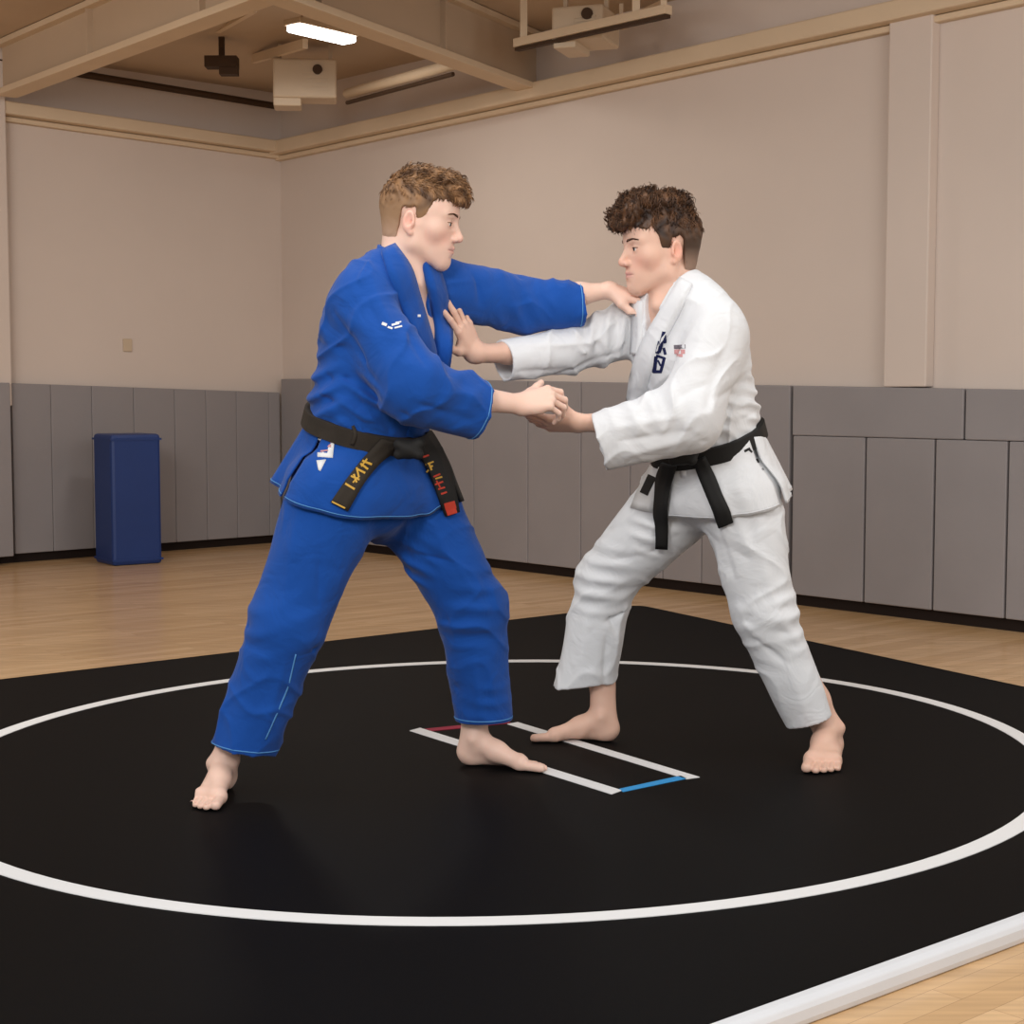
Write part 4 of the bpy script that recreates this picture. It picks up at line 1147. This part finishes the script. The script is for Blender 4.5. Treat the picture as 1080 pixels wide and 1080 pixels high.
    c2 = strip('lapel', bv, [(452, 274), (458, 292), (463, 312), (467, 332), (468, 352), (466, 378), (461, 404), (456, 430)], [12, 14, 15, 15, 15, 15, 14, 12], M['bluecloth'], jac, n=24, off=.002, th=.006, sink=.012)
    b = BM(); ring = []
    for t in np.linspace(-2.35, .75, 22):     # collar round the back of the neck
        ring.append(U(428, 277, 4.165) + SIDE * .072 * math.sin(t + .0) * -1 + F_ * -.068 * math.cos(t) + np.array([0, 0, .012 - .020 * max(0, -math.cos(t)) + .018 * math.cos(t)]))
    V = np.zeros((len(ring), 5, 3)); Nn = np.zeros_like(V); cen = U(428, 277, 4.165)
    for i, p in enumerate(ring):
        o = nrm((p - cen) * (1, 1, 0))
        for j in range(5): V[i, j] = p + np.array([0, 0, .045 * (j / 4 - .6)]) - o * .006 * (j / 4) ** 2; Nn[i, j] = o
    v_, f_ = slab(V, Nn, .007); me = bpy.data.meshes.new('collar'); me.from_pydata([tuple(q) for q in v_], [], f_)
    for p in me.polygons: p.use_smooth = True
    link('collar', me, M['bluecloth'], jac)
    # stitching at cuffs and hems
    bj = bvh_of(jac); cuff_stitch('cuff_stitching', bj, U(436, 408, 3.95), U(508, 433, 4.04), M['bluethread'], jac)
    cuff_stitch('cuff_stitching', bj, U(552, 322, 4.41), U(616, 321, 4.43), M['bluethread'], jac)
    bt = bvh_of(tro)
    cuff_stitch('hem_stitching', bt, U(262, 745, 4.02), U(256, 790, 4.02), M['bluethread'], tro); cuff_stitch('hem_stitching', bt, U(510, 700, 4.31), U(510, 760, 4.31), M['bluethread'], tro)
    for nm, ln in (('seam_stitching', [(312, 690), (304, 725), (289, 760), (280, 780)]),):
        strip(nm, bt, ln, 1.3, M['bluethread'], tro, n=24, m=2, th=.0008, off=.0003)
    # small emblem strokes on the chest
    bl = bvh_of(jac, c1)
    marks('emblem', bl, [(403, 341, 408, 343, 3), (409, 345, 414, 346.5, 2), (413, 343, 421, 341, 2), (416, 346, 424, 344, 1.6), (417, 340.5, 423, 339.5, 1.2)], M['paper'], jac)
    marks('stud', bl, [(440.5, 333, 443.5, 333, 2.6)], M['paper'], jac)
    # belt
    bb = bvh_of(jac, tro)
    belt, rad = band('belt', bb, bc, n_belt, .046, .006, M['beltworn'], root, off=.006)
    bo = bvh_of(belt, jac, tro, sk)
    strip('belt_loop', bo, [(372, 449), (375, 456), (374, 463), (371, 469)], 3.5, M['beltworn'], belt, n=10, th=.003, off=.001)
    kn = U(431, 474, 3.98)
    ks = S(); ks.u(ell(kn, (.030, .020, .024))); ks.u(rc(kn + (-.022, -.004, .012), kn + (.024, -.006, -.012), .015, .013), .006); ks.u(rc(kn + (-.024, .0, -.012), kn + (.026, .0, .014), .013, .015), .006)
    V, Fq = mesh_shape(ks, kn - .06, kn + .06, .003); link('knot', mesh_np('knot', V, Fq), M['belt'], belt)
    tail1 = conform('belt_tail', bo, [(402, 462), (392, 472), (376, 492), (364, 507), (349, 530)], [(424, 468), (412, 478), (397, 492), (381, 512), (366, 539)], M['beltworn'], belt, n=20, m=4, off=.006, th=.004, smooth=3)
    t2L = [(430, 468), (440, 482), (450, 500), (468, 545)]; t2R = [(452, 458), (464, 478), (472, 500), (481, 541)]
    tail2 = conform('belt_tail', bo, t2L, t2R, M['belt'], belt, n=20, m=4, off=.010, th=.004, smooth=3)
    b1 = bvh_of(tail1); b2 = bvh_of(tail2)
    marks('gold_lettering', b1, [(382, 486, 392, 490, 2.2), (380, 489, 388, 495, 2.0), (387, 484, 381, 492, 1.6), (377, 495, 385, 499, 2), (376, 493, 378, 502, 1.8), (370, 502, 379, 506, 2.0), (373, 500, 376, 509, 2.0), (379, 502, 372, 509, 1.6),
                                 (364, 510, 374, 516, 2.2), (350, 529, 364, 536, 1.6)], M['gold'], tail1, th=.0012)
    marks('gold_lettering', b2, [(449, 490, 457, 487, 1.6), (452, 488, 455, 496, 1.8), (456, 491, 450, 498, 1.6), (459, 505, 466, 503, 1.6)], M['gold'], tail2, th=.0012)
    marks('red_lettering', b2, [(446, 482, 452, 480, 1.8), (457, 503, 464, 500, 1.8), (459, 511, 467, 508, 1.8), (462, 516, 469, 514, 1.8), (465, 521, 471, 519, 1.8), (460, 507, 464, 514, 1.4)], M['red'], tail2, th=.0012)
    marks('red_tip', b2, [(469, 535, 480, 532, 8), (471, 541, 481, 538, 6)], M['red'], tail2, th=.0016)
    strip('belt_strand', bo, [(447, 455), (460, 472), (470, 492), (478, 515), (484, 530)], 3.0, M['belt'], belt, n=18, m=3, off=.008, th=.004)
    # label on the trousers' side
    bs = bvh_of(tro, sk)
    lab = conform('label', bs, [(335, 463), (335, 482)], [(353, 462), (351, 483)], M['paper'], tro, n=6, m=4, off=.001, th=.0012)
    if lab: bq = bvh_of(lab); marks('print', bq, [(338, 467, 349, 466, 2.4), (339, 471, 349, 470, 2.6), (338, 476, 346, 475, 1.2)], M['pink'], lab)
    conform('label', bs, [(334, 486), (336, 496)], [(344, 485), (338, 497)], M['paper'], tro, n=4, m=3, off=.001, th=.0012)
    # --- body
    up_ = S(); hd = head_shape()
    up_.u(framed(lambda P: hd.ev(P[:, None, :], P, 0.)[:, 0], T, .17))
    ho = lambda p: (np.array(p) * T[2]) @ T[1] + T[0]
    up_.u(ec(ho((0, -.032, -.030)), U(424, 298, 4.17), (.056, .058), (.064, .060), SIDE), .022)
    up_.u(rc(ho((-.045, -.02, -.05)), U(440, 300, 4.11), .012, .010), .014)      # the neck's cord
    up_.u(ec(U(414, 306, 4.165), U(404, 350, 4.15), (.125, .078), (.155, .110), SIDE), .04)
    up_.u(ec(U(404, 350, 4.15), U(394, 410, 4.15), (.155, .110), (.145, .110), SIDE), .04)
    up_.u(rc(U(392, 308, 4.07), U(462, 304, 4.27), .050, .050), .03)
    lo, hi = bbox([U(385, 175, 3.98), U(492, 405, 4.38)], .03)
    fr = [(up_, lo, hi, FINE, True)]
    h1 = S()
    n1 = hand(h1, wrR, (.93, .10, .20), (-.15, -.72, .62), True, [(38, 44, 22), (44, 46, 22), (48, 48, 24), (50, 48, 24)], [(.040, .044, -.010), (.057, .066, -.014), (.072, .080, -.018)], .98, 1.0, arm=elR)
    fr.append((h1, *bbox([wrR - .03, wrR + np.array([.20, .06, .06]), elR + (wrR - elR) * .3], .04), .0021, False))
    h2 = S()
    n2 = hand(h2, wrL, (.93, .02, -.30), (.25, -.30, .92), False, [(8, 22, 16), (10, 26, 18), (14, 30, 20), (18, 32, 20)], [(.040, .050, -.020), (.050, .080, -.030), (.052, .104, -.038)], .98, 1.0, arm=elL)
    fr.append((h2, *bbox([wrL - .03, wrL + np.array([.20, .04, .04]), elL + (wrL - elL) * .3], .04), .0021, False))
    f1 = S(); m1 = foot(f1, heelR, (-.06, -1), U(260, 735, 4.05), -1, 1.0)
    fr.append((f1, *bbox([heelR, heelR + np.array([0, -.26, .10]), U(258, 745, 4.05)], .05), .0023, False))
    heelL = G(484, 806); fL = G(573, 813) - heelL
    f2 = S(); m2 = foot(f2, heelL, fL, U(503, 715, 4.31), 1, .98)
    fr.append((f2, *bbox([heelL, heelL + nrm(fL) * .25, U(503, 725, 4.31)], .05), .0023, False))
    co = S()
    co.u(ec(U(388, 490, 4.15), U(391, 430, 4.15), (.140, .105), (.140, .108), SIDE)); co.u(ec(U(391, 430, 4.15), U(404, 350, 4.15), (.140, .108), (.150, .105), SIDE), .03)
    for a, b_, c, d_ in ((shR, elR, wrR, .35), (shL, elL, wrL, .35)):
        co.u(rc(a, b_, .048, .040), .02); co.u(rc(b_, b_ + (c - b_) * .72, .038, .028), .02)
    co.u(rc(U(360, 510, 4.07), U(303, 652, 4.02), .078, .055), .02); co.u(rc(U(303, 652, 4.02), U(262, 735, 4.05), .052, .036), .02)
    co.u(rc(U(422, 510, 4.23), U(497, 640, 4.27), .078, .055), .02); co.u(rc(U(497, 640, 4.27), U(503, 718, 4.31), .050, .036), .02)
    body = build_body(root, skin, lip, T, (co, *bbox([U(220, 300, 3.9), U(640, 760, 4.5)], .06)), fr)
    nail_mesh('nails', n1 + n2 + m1 + m2, body)
    browm = mat('fair_brow', srgb(128, 92, 68), .7)
    eyes_brows(T, root, browm, (.93, -.22, -.30))
    line = [(-.11, -.062), (-.06, -.060), (-.042, -.045), (-.034, .030), (-.022, .040), (.0, .040), (.008, -.002), (.026, .006), (.034, .042), (.050, .062), (.075, .066), (.11, .062)]
    make_hair('hair', T, M['hairfair'], root, line,
              [((0, .055, .118), (.056, .048, .026)), ((0, .090, .092), (.052, .024, .026)), ((0, .103, .076), (.040, .015, .017)), ((0, .0, .128), (.055, .060, .020))], .008,
              [srgb(72, 46, 26), srgb(146, 108, 72), srgb(150, 118, 88)], 4200, 3, .9, (.010, .026), lambda r: (r[:, 2] - .065) / .04, .006)
    tag(root, 'person in a blue judo uniform and worn black belt, gripping the opponent from the left', 'person', None)
    at_origin(root)

# ================================================================ the fighter in white
def fighter_white():
    F_ = np.array([-math.cos(.66), -math.sin(.66), 0]); SIDE = np.array([F_[1], -F_[0], 0])
    root = empty('person', tuple(G(750, 795)))
    yaw, pit = .30, .05
    T = (U(697, 268, 4.42), axes((-math.cos(yaw) * math.cos(pit), -math.sin(yaw) * math.cos(pit), -math.sin(pit)), (0, 0, 1)), 1.03)
    skin = (.74, .475, .365); lip = (.60, .28, .25)
    shL, elL, wrL = U(755, 345, 4.28), U(728, 443, 4.17), U(613, 447, 4.21)
    shR, elR, wrR = U(670, 338, 4.53), U(600, 370, 4.45), U(501, 373, 4.28)
    tr = S()
    tr.u(ec(U(746, 462, 4.42), U(756, 510, 4.42), (.135, .110), (.160, .120), SIDE))
    tr.u(ell(U(760, 528, 4.42), (.165, .120, .085), np.array([SIDE, F_, [0, 0, 1.0]])), .03)
    trouser_leg(tr, (U(722, 522, 4.50), U(639, 612, 4.60), U(616, 722, 4.63)), (.118, .086, .088), hem_n=nrm(np.array([.10, 0, -1])))
    trouser_leg(tr, (U(780, 522, 4.36), U(806, 645, 4.34), U(854, 762, 4.38)), (.112, .082, .064), hem_n=nrm(U(858, 775, 4.38) - U(838, 715, 4.38)))
    tr.disp(cloth_noise(.0030, 7.5, 5.0)); tr.disp(crinkle(.0065, 20, 4.1, -.3))
    tr.disp(wave(U(640, 612, 4.55), .14, (.3, 0, 1), .048, .0056, .3)); tr.disp(wave(U(820, 655, 4.3), .12, (-.3, 0, 1), .050, .0052, 1.2))
    tr.disp(wave(U(700, 560, 4.45), .11, (.1, 0, 1), .040, .0050, 2.0)); tr.disp(wave(U(785, 570, 4.3), .12, (1, 0, .2), .060, .0030, .2))
    folds_px(tr, [(640, 560, 715, 545, -.008, .007), (635, 572, 712, 560, .007, .008), (650, 590, 700, 578, -.006, .007), (645, 548, 700, 536, .006, .008),
                  (612, 600, 650, 665, -.010, .007), (622, 590, 660, 640, .008, .009), (635, 640, 668, 622, .009, .008), (640, 655, 665, 640, -.008, .007), (620, 650, 612, 718, .006, .010), (640, 670, 636, 722, -.006, .009),
                  (780, 640, 820, 655, .008, .009), (788, 655, 835, 668, -.009, .008), (795, 670, 842, 672, .007, .008), (820, 648, 850, 690, .007, .010), (800, 675, 830, 700, -.006, .008), (790, 650, 830, 640, -.007, .007),
                  (745, 560, 790, 590, -.005, .009), (755, 575, 770, 640, .006, .010), (795, 540, 812, 630, .005, .012), (752, 545, 775, 610, -.005, .008), (830, 700, 850, 755, .004, .010)])
    for hl in tr.holes: hollow(tr, *hl)
    V, Fq = mesh_shape(tr, *bbox([U(575, 450, 4.15), U(885, 790, 4.75)], .05), .0040, 1)
    tro = link('trousers', mesh_np('trousers', V, Fq), M['whitecloth'], root)
    ja = S()
    ja.u(ec(U(745, 482, 4.42), U(741, 440, 4.42), (.148, .122), (.160, .130), SIDE))
    ja.u(ec(U(741, 440, 4.42), U(727, 375, 4.41), (.160, .130), (.172, .130), SIDE), .03)
    ja.u(ec(U(727, 375, 4.41), U(716, 328, 4.41), (.172, .130), (.140, .095), SIDE), .03)
    ja.u(rc(U(752, 336, 4.30), U(676, 330, 4.52), .066, .064), .05)
    ja.u(rc(U(738, 322, 4.34), U(722, 300, 4.40), .058, .048), .04); ja.u(rc(U(692, 322, 4.48), U(700, 308, 4.46), .050, .042), .04)
    tors = S(); tors.ops = list(ja.ops)
    sleeve(ja, (U(757, 352, 4.28), U(727, 440, 4.18), U(631, 467, 4.19)), (.088, .092, .078))
    sleeve(ja, (U(668, 345, 4.52), U(600, 370, 4.45), U(530, 381, 4.33)), (.080, .066, .058))
    vt = U(674, 378, 4.34); nb = U(702, 300, 4.38)
    ja.sub(ec(nb + (0, 0, .05) - F_ * .01, vt - F_ * .045, (.052, .10), (.005, .05), SIDE), .004)
    ja.sub(rc(U(702, 270, 4.42), U(706, 312, 4.42), .058, .056), .006)
    ja.disp(cloth_noise(.0032, 8.0, 7.0)); ja.disp(crinkle(.0090, 22, 5.2, -.8))
    ja.disp(wave(U(785, 425, 4.35), .11, (.2, 0, 1), .036, .0060, .9)); ja.disp(wave(U(640, 350, 4.45), .13, (1, 0, -.2), .042, .0058, .3))
    ja.disp(wave(U(690, 450, 4.15), .12, (1, 0, .5), .055, .0050, 1.9)); ja.disp(wave(U(760, 440, 4.3), .11, (.3, 0, 1), .038, .0048, 2.4))
    folds_px(ja, [(620, 350, 645, 390, -.008, .007), (635, 335, 655, 385, .008, .008), (650, 335, 662, 385, -.008, .006), (600, 358, 640, 392, .006, .008), (585, 395, 650, 372, -.007, .007),
                  (560, 365, 620, 362, .005, .008), (545, 392, 600, 390, -.005, .007), (664, 340, 670, 400, -.007, .007), (740, 360, 700, 440, .006, .014), (770, 350, 745, 430, -.006, .010),
                  (650, 452, 715, 440, .007, .009), (655, 465, 725, 455, -.007, .008), (660, 480, 730, 462, .006, .008), (700, 430, 745, 405, -.006, .010), (735, 455, 790, 425, .007, .008),
                  (740, 465, 795, 436, -.006, .006), (755, 420, 795, 400, -.006, .008), (760, 405, 792, 385, .005, .009), (690, 430, 668, 462, .005, .010), (680, 400, 672, 440, -.006, .007)])
    for hl in ja.holes: hollow(ja, *hl)
    V, Fq = mesh_shape(ja, *bbox([U(520, 285, 4.05), U(805, 488, 4.75)], .05), .0038, 1)
    jac = link('jacket', mesh_np('jacket', V, Fq), M['whitecloth'], root)
    n_belt = nrm(F_ * math.sin(.36) + np.array([0, 0, math.cos(.36)]))
    bc = U(746, 466, 4.42)
    def drop(t):
        b_ = 1 + math.cos(t - 1.5 * math.pi)
        return .150 + .022 * b_ - (.03 if (t < 1.0 or t > 5.9) else 0)
    sk = skirt('jacket_skirt', bvh_of(tro), bc, n_belt, SIDE, (.158, .130), (.186, .150), drop, [(3.12, 3.22), (.03, .10)], M['whitecloth'], jac, ripple=.008, maxout=.036,
               flare_fn=lambda t: 1 + 1.0 * max(0, math.cos(t - 1.5 * math.pi)) ** 2, stitch=M['whitecloth'])
    V, Fq = mesh_shape(tors, *bbox([U(650, 285, 4.15), U(805, 488, 4.75)], .05), .008); bv = BVHTree.FromPolygons(V.tolist(), Fq.tolist())
    c1 = strip('lapel', bv, [(724, 298), (714, 318), (700, 342), (686, 368), (676, 398), (672, 430), (678, 465)], [14, 17, 18, 18, 18, 18, 18], M['whitecloth'], jac, n=34, off=.004, th=.007, sink=.014)
    c2 = strip('lapel', bv, [(674, 318), (673, 336), (673, 354), (671, 374)], [9, 10, 10, 8], M['whitecloth'], jac, n=20, off=.002, th=.006, sink=.012)
    ring = []; cen = U(706, 302, 4.42)
    for t in np.linspace(-.75, 2.2, 22):
        ring.append(cen + SIDE * -.070 * math.sin(t) + F_ * -.066 * math.cos(t) + np.array([0, 0, .010 - .020 * max(0, -math.cos(t)) + .018 * math.cos(t)]))
    V = np.zeros((len(ring), 5, 3)); Nn = np.zeros_like(V)
    for i, p in enumerate(ring):
        o = nrm((p - cen) * (1, 1, 0))
        for j in range(5): V[i, j] = p + np.array([0, 0, .045 * (j / 4 - .6)]) - o * .006 * (j / 4) ** 2; Nn[i, j] = o
    v_, f_ = slab(V, Nn, .007); me = bpy.data.meshes.new('collar'); me.from_pydata([tuple(q) for q in v_], [], f_)
    for p in me.polygons: p.use_smooth = True
    link('collar', me, M['whitecloth'], jac)
    bl = bvh_of(jac, c1)
    marks('navy_lettering', bl, [(700.5, 350, 695, 372, 3.6), (700.5, 350, 701.5, 362, 3.0), (696, 360, 693, 373, 3.6), (700, 367, 702, 374, 2.8), (692, 375, 701, 378, 2.6), (692, 376, 690, 393, 4.0), (701, 377, 697, 392, 3.0), (689, 392, 698, 392, 3.2), (694, 380, 697, 386, 1.8)], M['navy'], jac)
    marks('grey_patch', bl, [(711, 366, 723, 365.5, 4)], M['greypatch'], jac); marks('pink_patch', bl, [(711.5, 371, 722.5, 371, 4.5), (714, 375, 720, 375, 3)], M['pink'], jac)
    bb = bvh_of(jac, tro)
    belt, rad = band('belt', bb, bc, n_belt, .046, .006, M['belt'], root, off=.010)
    bo = bvh_of(belt, jac, tro, sk)
    kn = U(719, 481, 4.24)
    ks = S(); ks.u(ell(kn, (.032, .020, .024))); ks.u(rc(kn + (-.030, -.002, .018), kn + (.026, -.006, -.010), .013, .014), .006); ks.u(rc(kn + (-.020, .0, -.012), kn + (.030, .0, .006), .014, .014), .006)
    V, Fq = mesh_shape(ks, kn - .06, kn + .06, .003); link('knot', mesh_np('knot', V, Fq), M['belt'], belt)
    conform('belt_tail', bo, [(702, 486), (696, 505), (693, 540), (691, 574)], [(716, 490), (711, 510), (707, 540), (703, 575)], M['belt'], belt, n=20, m=4, off=.014, th=.004, smooth=4)
    conform('belt_tail', bo, [(732, 486), (740, 505), (750, 530), (761, 556)], [(744, 480), (754, 500), (763, 523), (774, 550)], M['belt'], belt, n=20, m=4, off=.010, th=.004, smooth=4)
    lab = conform('label', bo, [(687, 492), (679, 505), (666, 536)], [(702, 492), (698, 515), (688, 540)], M['paper'], jac, n=8, m=4, off=.004, th=.002)
    if lab:
        marks('black_print', bvh_of(lab), [(688, 502, 679, 521, 9)], M['belt'], lab)
    marks('black_mark', bo, [(785, 476, 791, 473, 2.6), (789, 473, 793, 477, 2), (798, 484, 800, 488, 1.8), (804, 494, 805, 496, 1.4)], M['belt'], jac)
    # --- body
    up_ = S(); hd = head_shape()
    up_.u(framed(lambda P: hd.ev(P[:, None, :], P, 0.)[:, 0], T, .18))
    ho = lambda p: (np.array(p) * T[2]) @ T[1] + T[0]
    up_.u(ec(ho((0, -.032, -.030)), U(712, 318, 4.42), (.055, .058), (.062, .058), SIDE), .022)
    up_.u(rc(ho((.045, -.02, -.05)), U(693, 322, 4.36), .012, .009), .014)
    up_.u(ec(U(714, 330, 4.42), U(726, 375, 4.42), (.120, .078), (.150, .108), SIDE), .04)
    up_.u(ec(U(726, 375, 4.42), U(738, 425, 4.42), (.150, .108), (.140, .105), SIDE), .04)
    up_.u(rc(U(745, 336, 4.33), U(682, 332, 4.50), .048, .048), .03)
    fr = [(up_, *bbox([U(640, 205, 4.25), U(755, 405, 4.6)], .03), FINE, True)]
    h1 = S()
    n1 = hand(h1, wrL, (-1, -.04, .02), (.05, -.42, -.88), False, [(18, 24, 14), (20, 26, 14), (22, 26, 14), (22, 28, 16)], [(.036, .050, -.030), (.036, .066, -.058), (.030, .076, -.082)], .98, .8, arm=elL)
    fr.append((h1, *bbox([wrL + .03, wrL + np.array([-.20, -.04, .09]), elL + (wrL - elL) * .3], .05), .0021, False))
    h2 = S()
    n2 = hand(h2, wrR, (-.34, -.42, .80), (.84, -.52, .10), True, [(6, 8, 6), (2, 8, 6), (4, 10, 6), (8, 12, 8)], [(.050, .040, -.012), (.072, .064, -.018), (.086, .086, -.024)], .95, 1.0)
    h2.u(ec(wrR + np.array([.012, 0, .0]), wrR + (elR - wrR) * .35, (.024, .026), (.028, .030), (0, 0, 1)), .022)
    h2.u(ec(wrR + (elR - wrR) * .35, elR, (.028, .030), (.038, .040), (0, 0, 1)), .02)
    h2.u(sph(wrR + np.array([-.004, -.005, 0]), .020), .02)
    fr.append((h2, *bbox([wrR + (-.10, -.12, .20), wrR + (0.02, .02, -.04), elR + (wrR - elR) * .3], .04), .0021, False))
    heelR = G(652, 782); fR = G(560, 781) - heelR
    f1 = S(); m1 = foot(f1, heelR, fR, U(634, 690, 4.63), -1, .98)
    fr.append((f1, *bbox([heelR, heelR + nrm(fR) * .26, U(634, 700, 4.63)], .05), .0023, False))
    toe = G(864, 815); dl = nrm(np.array([-.30, -1, 0])); heelL = toe - dl * .262
    f2 = S(); m2 = foot(f2, heelL, dl, U(848, 715, 4.42), 1, 1.14)
    fr.append((f2, *bbox([heelL, toe, U(850, 725, 4.42)], .06), .0023, False))
    co = S()
    co.u(ec(U(752, 500, 4.42), U(742, 440, 4.42), (.140, .105), (.140, .108), SIDE)); co.u(ec(U(742, 440, 4.42), U(726, 370, 4.42), (.140, .108), (.145, .102), SIDE), .03)
    for a, b_, c in ((shR, elR, wrR), (shL, elL, wrL)):
        co.u(rc(a, b_, .046, .038), .02); co.u(rc(b_, b_ + (c - b_) * .70, .036, .028), .02)
    co.u(rc(U(722, 520, 4.50), U(641, 610, 4.60), .076, .052), .02); co.u(rc(U(641, 610, 4.60), U(634, 695, 4.63), .050, .036), .02)
    co.u(rc(U(780, 520, 4.36), U(808, 642, 4.34), .076, .052), .02); co.u(rc(U(808, 642, 4.34), U(848, 720, 4.42), .048, .036), .02)
    body = build_body(root, skin, lip, T, (co, *bbox([U(520, 310, 4.1), U(880, 760, 4.75)], .06)), fr)
    nail_mesh('nails', n1 + n2 + m1 + m2, body)
    browm = mat('dark_brow', srgb(84, 56, 42), .7)
    eyes_brows(T, root, browm, (-.93, -.36, -.10))
    line = [(-.11, -.082), (-.06, -.078), (-.042, -.060), (-.034, .030), (-.022, .040), (.0, .040), (.006, .000), (.024, .006), (.034, .045), (.050, .062), (.075, .060), (.13, .056)]
    make_hair('hair', T, M['hairdark'], root, line,
              [((0, .050, .128), (.062, .056, .030)), ((0, .092, .098), (.056, .030, .030)), ((0, .112, .080), (.046, .020, .020)), ((0, -.02, .132), (.064, .064, .026)), ((.03, .06, .14), (.025, .03, .022)), ((-.03, .04, .142), (.03, .03, .022)), ((-.04, .09, .11), (.024, .024, .022)), ((.035, .10, .105), (.022, .022, .02)), ((-.045, .0, .13), (.028, .03, .022)), ((.04, -.03, .135), (.028, .03, .02))], .012,
              [srgb(38, 22, 14), srgb(104, 70, 44), srgb(64, 46, 34)], 5200, 8, 1.9, (.010, .034), lambda r: (r[:, 2] - .055) / .04, .008)
    tag(root, 'person in a white judo uniform and plain black belt, braced on the right side', 'person', None)
    at_origin(root)

fighter_blue()
fighter_white()
tag(mat_e, 'black wrestling mat with a white circle and starting box, on the wooden floor', 'mat')
